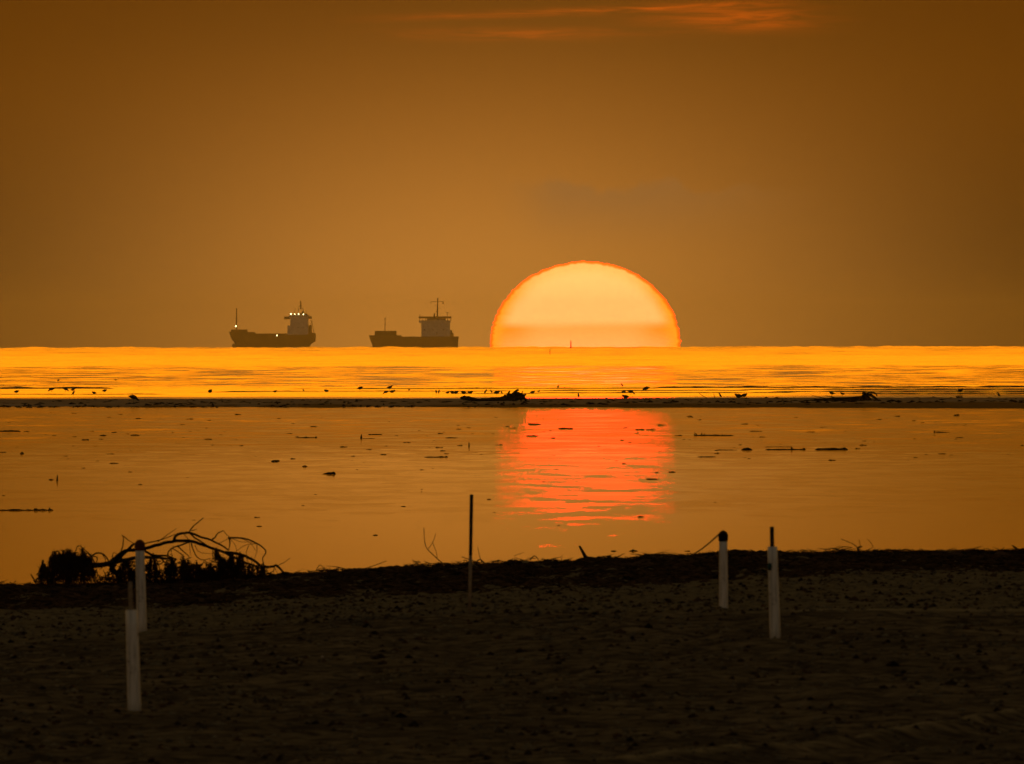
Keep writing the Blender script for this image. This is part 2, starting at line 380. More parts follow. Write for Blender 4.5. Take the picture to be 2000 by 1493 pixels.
# small waves running up the back of the bar: low ridges of the same water
def wavelet(px0, px1, py, hgt, seed, gap=0.0):
    b = MB(); d0 = on(1000, py).y; n = 3; N = int((px1 - px0) / 5)
    prof = [(-0.06, 0.0), (-0.02, 0.8), (0.02, 1.0), (1.2, 0.0)]
    for i in range(N + 1):
        px = px0 + (px1 - px0) * i / N
        x = (px - 1000) / F * d0
        a = fbm(px / 60, seed, 0, 4); wob = 6.0 * fbm(px / 160, seed + 3.7, 0, 3)
        e = min(1.0, (px - px0) / 25, (px1 - px) / 25)
        h = max(0.008, 1.6 * hgt * (0.9 + 0.55 * a)) * max(e, 0.02)
        for (dy, q) in prof: b.v.append((x, d0 + wob + dy, h * q + (0.002 if q else -0.01)))
    for i in range(N):
        for k in range(3):
            p0 = i * 4 + k; b.f.append((p0, p0 + 4, p0 + 5, p0 + 1))
    return b

WAVES = [(-60, 225, 758.5, .050, 1), (-60, 330, 770, .018, 2), (430, 1010, 764.5, .020, 3), (690, 1290, 759.5, .024, 4),
         (1040, 1470, 764, .026, 5), (1030, 1560, 768.5, .022, 6), (1270, 2080, 758.5, .048, 7), (1440, 2080, 762.5, .030, 8),
         (1500, 2080, 767, .028, 9), (560, 900, 759.5, .012, 10), (370, 520, 766, .012, 11), (880, 1060, 769.5, .016, 12), (1640, 2080, 771, .022, 13)]
for a in WAVES:
    o = wavelet(*a).build('wave', 'wave', None, True); tag(o, kind='structure')

# ------------------------------------------------------------------ sand bar between lagoon and sea
BAR_TOP = [(-400, 781.5), (0, 781.2), (300, 780.8), (600, 780.2), (900, 779.8), (1200, 778.8), (1450, 778), (1700, 777.4), (2000, 777.2), (2400, 777)]
BAR_FOOT = [(-400, 795.5), (0, 795.5), (400, 796), (800, 796), (1200, 796), (1550, 797), (1750, 798.2), (2000, 799), (2400, 799)]
D_TOP = 706.0
def bar_z(x, d):
    px = 1000 + x / d * F
    top = at(px, interp(BAR_TOP, px), D_TOP).z
    foot = on(px, interp(BAR_FOOT, px)).y + 8.0 * fbm(x / 2.6, 3.3, 0, 4)
    n = 0.034 * fbm(x / 1.5, d / 9.0, 0, 5)
    if d < foot: return -0.05 - (foot - d) * 0.012
    if d < foot + 5: return (d - foot) / 5 * 0.055 + 0.002
    if d < D_TOP:
        t = (d - foot - 5) / (D_TOP - foot - 5); return 0.057 + (top - 0.057) * (t ** 0.8) + n * t
    t = (d - D_TOP) / 80.0
    return top * (1 - t) - 0.02 * t + n * max(0.0, 1 - t) * 0.6
bx = [-450, -300, -200, -120, -70, -45, -32] + [-25 + 0.125 * i for i in range(401)] + [32, 45, 70, 120, 200, 300, 450]
by = [630, 650] + [655 + 1.5 * i for i in range(38)] + [715, 725, 740, 760, 775, 790, 800]
sheet('sand_bar', by, bx, bar_z, 'bar', False)

b = MB(); rw = random.Random(15)                # weed and sticks stranded on the bar
for i in range(900):
    d = rw.triangular(664, 700, 671) if i < 700 else rw.uniform(685, 712); x = rw.uniform(-22, 22)
    if noise.noise(Vector((x / 1.6, d / 9, 2.0))) < -.05 and rw.random() < .8: continue
    z = max(bar_z(x, d), 0.0); L = rw.uniform(.04, .26); an = rw.gauss(0, .5); r = rw.uniform(.010, .034) if d < 685 else rw.uniform(.006, .018)
    b.tube([(x - L / 2, d, z), (x - L * .1, d + an * L, z + r * rw.uniform(.5, 1.3)), (x + L / 2, d, z + rw.uniform(-.3, .6) * r)], [r * .4, r, r * .3], 5)
tag(b.build('bar_wrack', 'weed'), 'dark scraps of weed stranded along the foot of the sand bar', 'wrack', kind='stuff')

# ------------------------------------------------------------------ beach in front of the camera
LINES = [(62, None), (74, [(0, 1372), (250, 1382), (2000, 1348)]), (84, [(0, 1298), (600, 1268), (1500, 1241), (2000, 1238)]),
         (90, [(0, 1257), (300, 1236), (700, 1207), (1000, 1198), (1400, 1192), (2000, 1187)]),
         (91.5, [(0, 1257.5), (300, 1236.5), (700, 1207.5), (1000, 1198.5), (1400, 1192.5), (2000, 1187.5)]),
         (100, [(0, 1225), (300, 1205), (700, 1183), (1000, 1174), (1400, 1160), (2000, 1150)]),
         (110, [(0, 1193), (300, 1188), (700, 1166), (1000, 1157), (1250, 1146), (1450, 1134), (1650, 1122), (2000, 1118)]),
         (115, [(0, 1165), (300, 1158), (700, 1140), (1000, 1126), (1250, 1114), (1450, 1102), (2000, 1096)]),
         (118, [(0, 1149), (200, 1146), (420, 1140), (560, 1127), (640, 1122), (740, 1117), (850, 1107), (950, 1103), (1060, 1095), (1110, 1100),
                (1150, 1095), (1240, 1096), (1252, 1088), (1340, 1088), (1420, 1081), (1520, 1080), (1600, 1084), (1760, 1080), (2000, 1080)]),
         (119.5, [(0, 1152), (2000, 1086)])]
def line_z(i, x):
    d, tab = LINES[i]
    if tab is None: return 0.66
    px = 1000 + x / d * F
    px = min(max(px, -600), 2600)
    py = interp(tab, px)
    return at(px, py, d).z
def beach_z(x, d, rough=True):
    if d <= 62: z = 0.45 + 0.21 * (max(d, -40) + 40) / 102
    elif d >= 119.5:
        z0 = line_z(len(LINES) - 1, x); z = z0 - (d - 119.5) * 0.11
    else:
        for i in range(len(LINES) - 1):
            if d <= LINES[i + 1][0]:
                t = (d - LINES[i][0]) / (LINES[i + 1][0] - LINES[i][0]); z = line_z(i, x) * (1 - t) + line_z(i + 1, x) * t; break
    xc = min(max(x, -2), 2); q = d - (64.3 + 1.3 * xc + 1.3 * xc * xc)     # the low ridge of a track across the foreground
    if -6 < q < 6: z += 0.032 * math.exp(-(q / 0.4) ** 2) - 0.012 * math.exp(-((q + 1.3) / 0.7) ** 2)
    if rough and abs(x) < 5 and 55 < d < 121:
        a = 0.010 + 0.012 * max(0.0, min(1.0, (d - 92) / 10))
        z += a * fbm(x / 0.16, d / 0.35, 0, 3) + 0.010 * fbm(x / 0.9, d / 1.9, 5.0, 3) - 0.006
        z -= 0.05 * max(0.0, noise.noise(Vector((x / 0.22, d / 0.7, 8.0))) - 0.25)
        if d > 112: z += 0.012 * fbm(x / 0.12, d / 0.25, 2.0, 3)
    return z
gx = [-160, -90, -50, -28, -16, -9, -6, -4.5, -3.8] + [-3.3 + 0.026 * i for i in range(254)] + [3.6, 4.5, 6, 9, 16, 28, 50, 90, 160]
gy = [-40, -10, 10, 25, 40, 50, 56, 60] + [61 + 0.085 * i for i in range(700)] + [121, 122, 124, 127, 132, 145]
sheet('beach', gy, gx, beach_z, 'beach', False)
def on_beach(px, py, lo=62.0, hi=119.0):        # where the line of sight through a pixel meets the beach
    d = lo
    while d < hi:
        p = at(px, py, d)
        if p.z <= beach_z(p.x, d, False): return p
        d += 0.05
    return at(px, py, hi)

# ------------------------------------------------------------------ wrack: dried weed heaped along the high-water line
WFOOT = [(0, 1190), (300, 1186), (700, 1164), (1000, 1156), (1250, 1146), (1450, 1134), (1650, 1122), (2000, 1116)]
def wrack():
    b = MB(); rnd = random.Random(3)
    # the matted bed
    xs = [-3.4 + 0.03 * i for i in range(228)]; ys = [108.4 + 0.13 * i for i in range(84)]; n = len(xs)
    for d in ys:
        for x in xs:
            px = 1000 + x / d * F
            foot = interp(WFOOT, px) + 7 * fbm(x / .35, d / 2.0, 3.0, 3)
            inside = (foot - (746.5 - (beach_z(x, d, False) - CAM_Z - d * math.tan(PITCH)) / d * F)) / 10
            h_ = max(-.03, min(.022, inside * .03)) + .022 * fbm(x / .18, d / .5, 7.0, 4) + .024 * noise.noise(Vector((x / .5, d / 1.6, 4.0))) + .020 * fbm(x / .05, d / .12, 9.0, 2)
            b.v.append((x, d, beach_z(x, d, False) + h_ - .018))
    for i in range(len(ys) - 1):
        for j in range(n - 1): b.f.append((i * n + j, i * n + j + 1, (i + 1) * n + j + 1, (i + 1) * n + j))
    for i in range(17000):
        if i < 9000: d = rnd.uniform(116.4, 119.0)
        else: d = rnd.triangular(108.5, 118, 115)
        px = rnd.uniform(-120, 2120)
        edge = interp(WFOOT, px)
        x = (px - 1000) / F * d
        if at(px, edge, d).z > beach_z(x, d, False) + 0.01: 
            if rnd.random() < 0.93: continue
        clump = noise.noise(Vector((x / 0.22, d / 0.9, 1.0)))
        if clump < -0.15 and rnd.random() < 0.7: continue
        z = beach_z(x, d, False) + 0.000 + max(0, clump) * 0.05 * rnd.random() + 0.016 * rnd.random()
        L = rnd.uniform(0.02, 0.10); an = rnd.uniform(0, math.tau); lift = rnd.uniform(-0.25, 0.3)
        p = Vector((x, d, z)); dr = Vector((math.cos(an), math.sin(an), lift))
        bend = Vector((rnd.uniform(-.4, .4), rnd.uniform(-.4, .4), rnd.uniform(-.35, .1)))
        r0 = rnd.uniform(0.0015, 0.004) if rnd.random() < 0.95 else rnd.uniform(0.005, 0.008)
        b.tube([p, p + dr * L * .5, p + dr * L + bend * L * .6], [r0, r0, r0 * .4], 3, rnd.uniform(.5, 1.2))
    return b
tag(wrack().build('wrack', 'wrack'), 'dark heap of dried weed along the top of the beach', 'wrack', kind='stuff')

# clods, weed crumbs and pebbles strewn over the sand
def clods(n, seed, rlo, rhi):
    b = MB(); rnd = random.Random(seed)
    while n > 0:
        d = rnd.uniform(62.5, 110) if rnd.random() < .6 else rnd.uniform(90, 112); x = rnd.uniform(-1.1, 1.1) * d * .0275
        if noise.noise(Vector((x / .5, d / 2.5, 6.0))) < -.1 and rnd.random() < .7: continue
        n -= 1; r = rnd.uniform(rlo, rhi) * (1.6 if rnd.random() < .06 else 1); z = beach_z(x, d) + r * .3; k = len(b.v)
        s = [r * rnd.uniform(.6, 1.4) for _ in range(6)]
        b.v += [(x - s[0] * 1.5, d, z), (x + s[1] * 1.5, d, z), (x, d - s[2], z), (x, d + s[3], z), (x, d, z + s[4]), (x, d, z - s[5])]
        b.f += [tuple(k + i for i in q) for q in ((0, 2, 4), (2, 1, 4), (1, 3, 4), (3, 0, 4), (2, 0, 5), (1, 2, 5), (3, 1, 5), (0, 3, 5))]
    return b
tag(clods(9000, 8, .003, .010).build('pebbles', 'clod'), 'pale clods and pebbles strewn over the dark beach sand', 'pebbles', kind='stuff')
tag(clods(3800, 9, .004, .011).build('weed_crumbs', 'wrack'), 'dark crumbs of weed strewn over the beach sand', 'weed', kind='stuff')

# ------------------------------------------------------------------ marker posts
def lean_tube(p0, p1, r0, r1, n=16, k=6):
    b = MB(); pts = [p0.lerp(p1, i / k) for i in range(k + 1)]
    return b.tube(pts, [r0 + (r1 - r0) * i / k for i in range(k + 1)], n)
def rel(o, p): return Vector(p) - o.location
def post(name, base_px, top_px, width_px, d, label, cap=None, stake=None, knot=None):
    base = at(*base_px, d); base.z = min(base.z, beach_z(base.x, d) + 0.0) - 0.03
    top = at(*top_px, d)
    o = empty(name, base, label, 'marker post', 'posts marking off the beach')
    wm = width_px / F * d / 2
    lean_tube(rel(o, base), rel(o, top), wm * 1.04, wm * 0.92).build('sleeve', 'pvc', o, True)
    if cap:
        b = MB(); c = rel(o, top); k = 8; pts, rr_ = [], []
        rc, h = cap[0] / F * d / 2, cap[1] / F * d
        for i in range(k + 1):
            q = math.pi / 2 * i / k; pts.append(c + Vector((0, 0, -h * 0.1 + h * math.sin(q)))); rr_.append(max(rc * math.cos(q), 0.001))
        pts.insert(0, c + Vector((0, 0, -h * 0.9))); rr_.insert(0, rc * 0.92)
        b.tube(pts, rr_, 16).build('cap', cap[2], o, True)
    if stake:
        s1 = at(stake[0], stake[1], d); lean_tube(rel(o, top) + Vector((0, 0, -0.06)), rel(o, s1), stake[2] / F * d / 2, stake[2] / F * d / 2 * .9, 8).build('stake', stake[3], o, True)
    if knot:
        c = rel(o, at(knot[0], knot[1], d)) + Vector((0, -wm * .75, 0)); b = MB()
        b.tube([c + Vector((0, 0, -.014)), c + Vector((-.003, 0, 0)), c + Vector((0, 0, .014))], [.007, .012, .007], 8).build('knot', 'band', o, True)
    return o
P1 = on_beach(262, 1382)
post('marker_post', (263, 1382), (257, 1192), 26, P1.y, 'thick white pipe post with thin stake in its top, standing nearest the camera',
     stake=(254, 1136, 9, 'stake'))
post('marker_post', (277.5, 1226), (273, 1065), 19.5, 93.0, 'white pipe post with rusty round cap in front of the tangled dead branch', cap=(21, 12, 'cap'))
P4 = post('marker_post', (1413.5, 1198), (1412.5, 1047), 17.5, 93.0, 'white pipe post with dark round knob and slack cord tied to it', cap=(19.5, 12, 'dark_wood'))
P5 = on_beach(1514, 1241)
post('marker_post', (1514.5, 1241), (1508.5, 1068), 21, P5.y, 'white pipe post with dark stake on top and a green knot at its side',
     stake=(1507.5, 1029, 9, 'dark_stake'), knot=(1504, 1107))
st0, st1 = at(917, 1204, 93.5), at(921, 966, 93.5)
o = empty('garden_stake', st0, 'thin bare wooden stake standing alone between the white posts', 'stake')
stm = st0.lerp(st1, 0.5)
MB().tube([rel(o, st0), rel(o, stm)], [.0075, .0078], 8).build('lower_shaft', 'stake', o, True)
MB().tube([rel(o, stm), rel(o, st1)], [.0080, .0084], 8).build('upper_shaft', 'dark_stake', o, True)
c0, c1 = at(1406, 1042, 93.0), at(1336, 1091, 117.0)
pts = [c0.lerp(c1, i / 10) + Vector((0, 0, -0.015 * math.sin(math.pi * i / 10))) for i in range(11)]
b = MB().tube(pts, .0035, 6)
tag(b.build('cord', 'rope', None, True), 'thin slack cord running from the knobbed post down to the weed bank', 'cord')
# ------------------------------------------------------------------ dead branch lying on the weed bank
BD = 117.4
rb = random.Random(11)
broot = at(330, 1146, BD); 
branch = empty('dead_branch', broot, 'tangled dead branch hung with weed, lying on the bank behind the capped post', 'branch')
def limb(name, pts, r0, r1, mat='dark_wood', dz=0.0, k=4, parent=None):
    n = len(pts); q = []
    for i, (px, py) in enumerate(pts):
        q.append(rel(branch, at(px, py, BD + dz + 0.05 * math.sin(i * 1.7 + dz * 9))))
    q = smooth_path(q, k)
    for i in range(1, len(q) - 1): q[i] += Vector((rb.gauss(0, 1), rb.gauss(0, 1), rb.gauss(0, 1))) * (r0 * 0.10 * BD / F / 2)
    rr_ = [(r0 + (r1 - r0) * i / (len(q) - 1)) for i in range(len(q))]
    s = BD / F / 2
    return MB().tube(q, [max(r * s, .0009) for r in rr_], 7).build(name, mat, parent or branch, True)
limb('trunk', [(150, 1108), (185, 1105), (215, 1101), (260, 1091), (300, 1089), (336, 1093)], 13, 4, 'wood')
limb('limb', [(214, 1100), (222, 1093), (245, 1077), (275, 1074), (312, 1063), (342, 1057), (375, 1058), (400, 1066), (420, 1073), (440, 1080), (470, 1095), (490, 1103), (505, 1108)], 8, 4)
limb('limb', [(340, 1057), (343, 1047), (352, 1043), (370, 1041), (392, 1049), (412, 1055), (432, 1065), (446, 1074)], 6, 3)
limb('limb', [(225, 1095), (240, 1084), (258, 1066), (262, 1063)], 7, 4, dz=-.1)
limb('limb', [(282, 1076), (300, 1085), (325, 1086), (345, 1094)], 5, 3, dz=.1)
limb('limb', [(440, 1079), (460, 1081), (480, 1087), (500, 1098), (513, 1108), (530, 1107), (541, 1106), (557, 1122), (562, 1128)], 6, 4, dz=.1)
limb('limb', [(370, 1041), (381, 1051), (394, 1059), (405, 1067), (418, 1074)], 3.5, 3, dz=.15)
for pts, r in (([(370, 1039), (376, 1030), (386, 1021), (397, 1012)], 2.6), ([(375, 1037), (384, 1034)], 1.8),
               ([(281, 1062), (305, 1057), (322, 1052), (342, 1044)], 2.4), ([(308, 1059), (325, 1046), (344, 1033)], 1.6),
               ([(236, 1079), (240, 1065), (241, 1050), (238, 1046)], 2.6), ([(242, 1048), (250, 1055), (262, 1062)], 2.0),
               ([(219, 1090), (222, 1080), (230, 1083)], 1.5),
               ([(415, 1053), (420, 1050), (425, 1042), (436, 1037)], 3.0), ([(436, 1037), (447, 1048), (457, 1050)], 1.3),
               ([(446, 1051), (470, 1051), (490, 1056), (505, 1064), (516, 1072), (519, 1080), (513, 1091), (516, 1106)], 3.2),
               ([(448, 1052), (449, 1062), (447, 1075)], 3.0), ([(500, 1062), (480, 1065), (466, 1074), (455, 1085)], 1.3),
               ([(486, 1066), (481, 1080), (484, 1096), (488, 1105)], 1.3), ([(502, 1063), (501, 1080), (496, 1094)], 1.3),
               ([(447, 1052), (435, 1058), (425, 1063)], 1.1), ([(449, 1052), (460, 1066), (462, 1080)], 1.1),
               ([(451, 1051), (468, 1058), (482, 1059), (499, 1060)], 1.1), ([(470, 1052), (488, 1060), (500, 1076)], 1.0),
               ([(540, 1105), (553, 1100), (567, 1090)], 1.4), ([(373, 1058), (377, 1073), (384, 1087), (395, 1094), (412, 1091)], 2.4),
               ([(360, 1045), (368, 1055), (371, 1072), (372, 1085)], 1.4), ([(380, 1064), (390, 1079), (414, 1082)], 1.2),
               ([(348, 1068), (358, 1077), (370, 1088)], 2.6), ([(372, 1058), (350, 1066), (336, 1071), (328, 1080), (327, 1090)], 3.2),
               ([(336, 1071), (352, 1081), (360, 1088)], 2.0), ([(334, 1072), (335, 1084)], 1.4), ([(398, 1095), (412, 1103), (424, 1108)], 1.6),
               ([(505, 1103), (493, 1110), (500, 1122)], 2.0), ([(492, 1089), (492, 1106)], 1.6), ([(535, 1108), (534, 1120)], 1.4), ([(536, 1108), (542, 1122)], 1.2),
               ([(68, 1137), (64, 1128), (60, 1122)], 3.4), ([(84, 1096), (82, 1108), (82, 1124)], 4.5), ([(72, 1130), (70, 1142)], 3.5)):
    limb('twig', pts, r * 1.1, max(r * .6, .8), dz=rb.uniform(-.25, .3))
def weed(cx, top, bot, wid, n, seed, hang=1.0):
    rnd = random.Random(seed); b = MB()
    for i in range(int(n * (.62 if cx < 190 else .48))):
        px = cx + rnd.gauss(0, 0.52) * wid; f = max(0.0, 1 - abs(px - cx) / wid)
        y0 = top + (bot - top) * ((1 - f ** 0.6) * 0.6 + .30 * noise.noise(Vector((px / 6, seed * 3.1, 0)))) + rnd.uniform(-3, 9); L = (bot - y0) * rnd.uniform(.45, 1.0)
        d = BD + rnd.uniform(-.22, .22)
        p0 = at(px, y0, d); p1 = at(px + rnd.gauss(0, 2.5), y0 + L * .5, d + rnd.gauss(0, .03)); p2 = at(px + rnd.gauss(0, 4.5), y0 + L, d + rnd.gauss(0, .05))
        r = rnd.uniform(.0016, .0042)
        b.tube([rel(branch, p0), rel(branch, p1), rel(branch, p2)], [r, r, r * .35], 3)
        if rnd.random() < .12:          # stiff bits poking out
            a_ = rnd.uniform(-2.6, -.5); q = at(px + rnd.uniform(6, 15) * math.cos(a_), y0 + rnd.uniform(5, 13) * math.sin(a_), d); b.tube([rel(branch, p0), rel(branch, q)], [.0016, .0008], 3)
        if rnd.random() < .5:           # side fibres looping over
            q = at(px + rnd.uniform(-9, 9), y0 + rnd.uniform(-3, 8), d); q2 = at(px + rnd.uniform(-11, 11), y0 + rnd.uniform(6, 22), d)
            b.tube([rel(branch, p0), rel(branch, q), rel(branch, q2)], [r * .8, r * .7, r * .3], 3)
    return tag(b.build('weed_clump', 'weed', branch), kind='stuff')
for i, a in enumerate([(136, 1074, 1142, 30, 460), (110, 1078, 1142, 20, 240), (164, 1080, 1142, 20, 190), (88, 1104, 1144, 16, 130), (122, 1120, 1146, 55, 160), (178, 1094, 1142, 10, 60), (220, 1100, 1128, 5, 26),
                       (243, 1094, 1140, 17, 110), (300, 1083, 1142, 13, 120), (336, 1088, 1142, 11, 110), (362, 1089, 1142, 13, 130), (385, 1098, 1142, 14, 110), (410, 1104, 1142, 15, 110),
                       (423, 1070, 1102, 7, 60), (434, 1082, 1142, 10, 130), (452, 1080, 1134, 12, 120), (468, 1084, 1128, 10, 90), (488, 1106, 1132, 12, 50), (512, 1108, 1128, 10, 60), (270, 1118, 1144, 22, 80), (380, 1122, 1144, 60, 160), (205, 1124, 1146, 26, 60)]):
    weed(*a, seed=40 + i)
b = MB(); rt = random.Random(77)
for i in range(850):                     # the fine brush under the limbs
    px = rt.uniform(212, 520); lo = interp([(212, 1098), (300, 1088), (370, 1090), (410, 1100), (440, 1086), (480, 1096), (520, 1114)], px)
    py = rt.triangular(lo, 1144, 1140); d = BD + rt.uniform(-.2, .25); an = rt.uniform(0, math.tau); L = rt.uniform(8, 30)
    p0 = (px, py); p1 = (px + L * .5 * math.cos(an) + rt.gauss(0, 3), py + L * .4 * math.sin(an) + rt.gauss(0, 3)); p2 = (px + L * math.cos(an), py + L * .7 * math.sin(an))
    if min(p1[1], p2[1]) < lo - (14 if i % 9 == 0 else 3): continue
    b.tube([rel(branch, at(*p0, d)), rel(branch, at(*p1, d)), rel(branch, at(*p2, d))], [.0038, .0034, .0015], 4)
tag(b.build('brush', 'dark_wood', branch), kind='stuff')
for pts, r in (([(95, 1100), (100, 1084), (112, 1076), (120, 1085)], 2.0), ([(98, 1098), (106, 1080), (116, 1078)], 1.8),
               ([(148, 1076), (152, 1067), (158, 1068), (165, 1080), (176, 1095)], 2.0), ([(158, 1068), (170, 1078), (180, 1088), (186, 1102)], 2.0),
               ([(178, 1088), (188, 1081), (200, 1082), (210, 1092), (213, 1102)], 3.5), ([(183, 1087), (190, 1090), (188, 1100)], 2.5),
               ([(165, 1080), (176, 1085), (184, 1100)], 2.0), ([(200, 1083), (206, 1093), (206, 1103)], 2.0)):
    limb('root', pts, r, r * .7, dz=rb.uniform(-.15, .15))

# ------------------------------------------------------------------ loose twigs stuck in the bank
def twig(label, strokes, d=117.8, mat='dark_wood'):
    base = at(*strokes[0][0][0], d); o = empty('twig', base, label, 'twig', 'twigs sticking out of the weed bank')
    for i, (pts, r0, r1) in enumerate(strokes):
        q = smooth_path([rel(o, at(px, py, d + .02 * j * ((i % 3) - 1))) for j, (px, py) in enumerate(pts)], 4); s = d / F / 2
        MB().tube(q, [max((r0 + (r1 - r0) * j / (len(q) - 1)) * s, .0008) for j in range(len(q))], 6).build('stem' if i == 0 else 'side_shoot', mat, o, True)
twig('thick dark stub leaning out of the bank below the sun glade', [([(1152, 1097), (1143, 1087), (1138, 1078), (1132, 1067)], 9, 4)])
twig('thin forked twig rising from the bank beside the lone stake', [([(866, 1102), (846, 1084), (831, 1066), (828, 1031)], 2.2, 1.2), ([(836, 1073), (846, 1058), (851, 1042)], 1.4, 1.0), ([(845, 1061), (852, 1078), (854, 1092)], 1.2, 1.0)])
twig('straight twig lying slantwise on the bank near the dead branch tip', [([(706, 1113), (728, 1106), (755, 1096)], 2.2, 1.4), ([(705, 1112), (690, 1110)], 1.5, 1.2)])
twig('crossed twigs poking up just behind the foot of the lone stake', [([(938, 1100), (925, 1096), (902, 1088)], 3, 1.6), ([(941, 1100), (936, 1084), (933, 1068)], 1.4, .9), ([(930, 1098), (938, 1093), (945, 1100)], 2.4, 2.0)])
twig('looping fine twig on the bank next to the dead branch', [([(616, 1118), (624, 1104), (633, 1110)], 1.6, 1.2), ([(618, 1116), (628, 1110), (650, 1113), (680, 1114)], 1.4, 1.0)])
twig('short hooked twig on the hump of the bank', [([(1035, 1094), (1044, 1086), (1052, 1094)], 2.2, 1.6), ([(1004, 1086), (1024, 1079)], 1.0, .8), ([(1095, 1098), (1099, 1083)], 1.2, .9)])
twig('spray of fine twigs on the bank beyond the stake-topped post', [([(1680, 1078), (1668, 1064), (1642, 1053)], 2.2, 1.0), ([(1679, 1077), (1680, 1066), (1678, 1054)], 1.8, 1.2), ([(1690, 1076), (1705, 1068), (1694, 1053)], 1.5, 1.0), ([(1626, 1078), (1634, 1070), (1642, 1066)], 1.4, 1.0), ([(1677, 1079), (1676, 1070), (1684, 1068)], 5, 3)])
twig('slender twig leaning at the water edge past the branch stump', [([(24, 1142), (28, 1138), (32, 1134)], 1.6, 1.0)])
rs = random.Random(5)
for px, py, s in ((1004, 1146, 7), (1384, 1137, 5), (1355, 1090, 4), (1092, 1108, 6), (1050, 1103, 5), (1130, 1133, 4), (630, 1283, 6), (886, 1135, 4), (1318, 1097, 4), (1030, 1129, 4), (686, 1162, 4), (1420, 1140, 3), (1018, 1118, 4)):
    p = on_beach(px, py, 62, 118); r = s / F * p.y / 2; b = MB()
    p.z = max(p.z, beach_z(p.x, p.y) + .004)
    b.tube([(0, 0, -r * .6), (0, 0, -r * .2), (r * .2, 0, r * .3), (r * .3, 0, r * .55)], [r * .7, r, r * .7, r * .2], 9)
    o = b.build('shell', 'shell', None, True); o.location = p; o.rotation_euler = (rs.uniform(-.5, .5), rs.uniform(-.5, .5), rs.uniform(0, 6))
    tag(o, 'small pale shell lying among the dark weed and sand', 'shell', 'pale shells on the beach')

# ------------------------------------------------------------------ driftwood on the sand bar
LD = 691.0
lroot = at(960, 784, LD); log = empty('driftwood_log', lroot, 'long dark driftwood log with ragged root end, lying on the sand bar below the sun', 'log')
def lpath(o, pts, d): return [rel(o, at(px, py, d + dz)) for px, py, dz in pts]
def px2m(r, d): return r / F * d / 2
q = smooth_path(lpath(log, [(899, 778, 0), (906, 777.5, 0), (917, 779, 0), (932, 781.5, 0), (955, 781, .1), (980, 779.5, .2), (996, 776.5, .3), (1012, 774, .3), (1022, 777, .3)], LD), 4)
rr_ = lerp_list([4, 8.6, 9, 6.5, 7.5, 9, 13, 17, 11], 4)
rr_ = [px2m(r * (1 + .12 * math.sin(i * 1.9)), LD) for i, r in enumerate(rr_)]
MB().tube(q, rr_, 12).build('trunk', 'dark_wood', log, True)
for pts, r0, r1 in (([(1002, 771, -.1), (1007, 765, -.1), (1012, 761, -.1)], 7, 3), ([(1010, 763, -.1), (1014, 762, -.1)], 3, 2), ([(990, 773, 0), (994, 767, 0), (996, 763, 0)], 5, 1.6),
                    ([(1015, 771, .2), (1019, 769, .2), (1021, 764, .2)], 4, 1.2), ([(1020, 774, .2), (1025, 772, .2), (1027, 769, .2)], 6, 2.5), ([(1020, 777, 0), (1025, 779, 0), (1028, 785, 0)], 8, 3),
                    ([(1005, 778, -.3), (1004, 783, -.3), (1003, 787, -.3)], 11, 7), ([(988, 772, .2), (984, 774, .2)], 5, 3)):
    q = smooth_path(lpath(log, pts, LD), 3)
    MB().tube(q, [px2m(r0 + (r1 - r0) * i / (len(q) - 1), LD) for i in range(len(q))], 8).build('root', 'dark_wood', log, True)

UD = 687.0
uroot = at(1690, 789, UD); stump = empty('driftwood_stump', uroot, 'uprooted driftwood stump with spidery roots and trailing branches on the sand bar', 'driftwood')
q = smooth_path(lpath(stump, [(1688, 791, 0), (1689, 783, 0), (1690, 774, 0), (1691, 766.5, 0)], UD), 4)
MB().tube(q, [px2m(r, UD) for r in lerp_list([24, 20, 14, 7], 4)], 10).build('stump', 'dark_wood', stump, True)
for pts, r0, r1 in (([(1690, 776, 0), (1676, 778, .4), (1655, 779, .8), (1630, 779, .9), (1606, 781, 1.2), (1580, 783, 1.4), (1567, 783, 1.5)], 7, 1.5),
                    ([(1684, 780, -.3), (1668, 782, -.8), (1640, 782.5, -1), (1612, 781, -1), (1590, 781, -1)], 5, 1.8), ([(1675, 783, -.6), (1665, 786, -1), (1650, 790, -1.4), (1632, 792, -1.6)], 5, 2.5),
                    ([(1692, 771, 0), (1700, 772, .3), (1707, 776, .5), (1713, 781, .8), (1720, 786, 1)], 5.5, 2), ([(1691, 769, .2), (1703, 766, .6), (1709, 768, .8), (1713, 774, .9)], 2.5, 1.4),
                    ([(1693, 773, -.4), (1699, 780, -.8), (1705, 788, -1.2), (1716, 791, -1.4)], 5, 3), ([(1685, 774, -.2), (1679, 782, -.6), (1668, 788, -1)], 4.5, 2.5),
                    ([(1689, 768, .1), (1686, 767, .1), (1684, 770, .1)], 3, 2), ([(1707, 766, .6), (1700, 769, .6)], 1.4, 1), ([(1640, 779, .9), (1622, 775, 1), (1612, 773, 1)], 1.6, .8), ([(1620, 780, 1), (1600, 776, 1), (1586, 773, 1)], 1.4, .7),
                    ([(1615, 783, -1), (1606, 786, -1.2), (1602, 786.5, -1.4)], 3, 2), ([(1600, 781, 1.2), (1588, 778, 1.3)], 1.4, .8), ([(1660, 787, -1.5), (1690, 791, -1.8), (1730, 790, -1.8), (1745, 789, -1.8)], 4, 2)):
    q = smooth_path(lpath(stump, pts, UD), 3)
    MB().tube(q, [px2m(1.25 * (r0 + (r1 - r0) * i / (len(q) - 1)), UD) for i in range(len(q))], 7).build('root', 'dark_wood', stump, True)
o = empty('twig', at(1403, 782, 705), 'forked pale twig lying flat on the crest of the sand bar', 'twig')
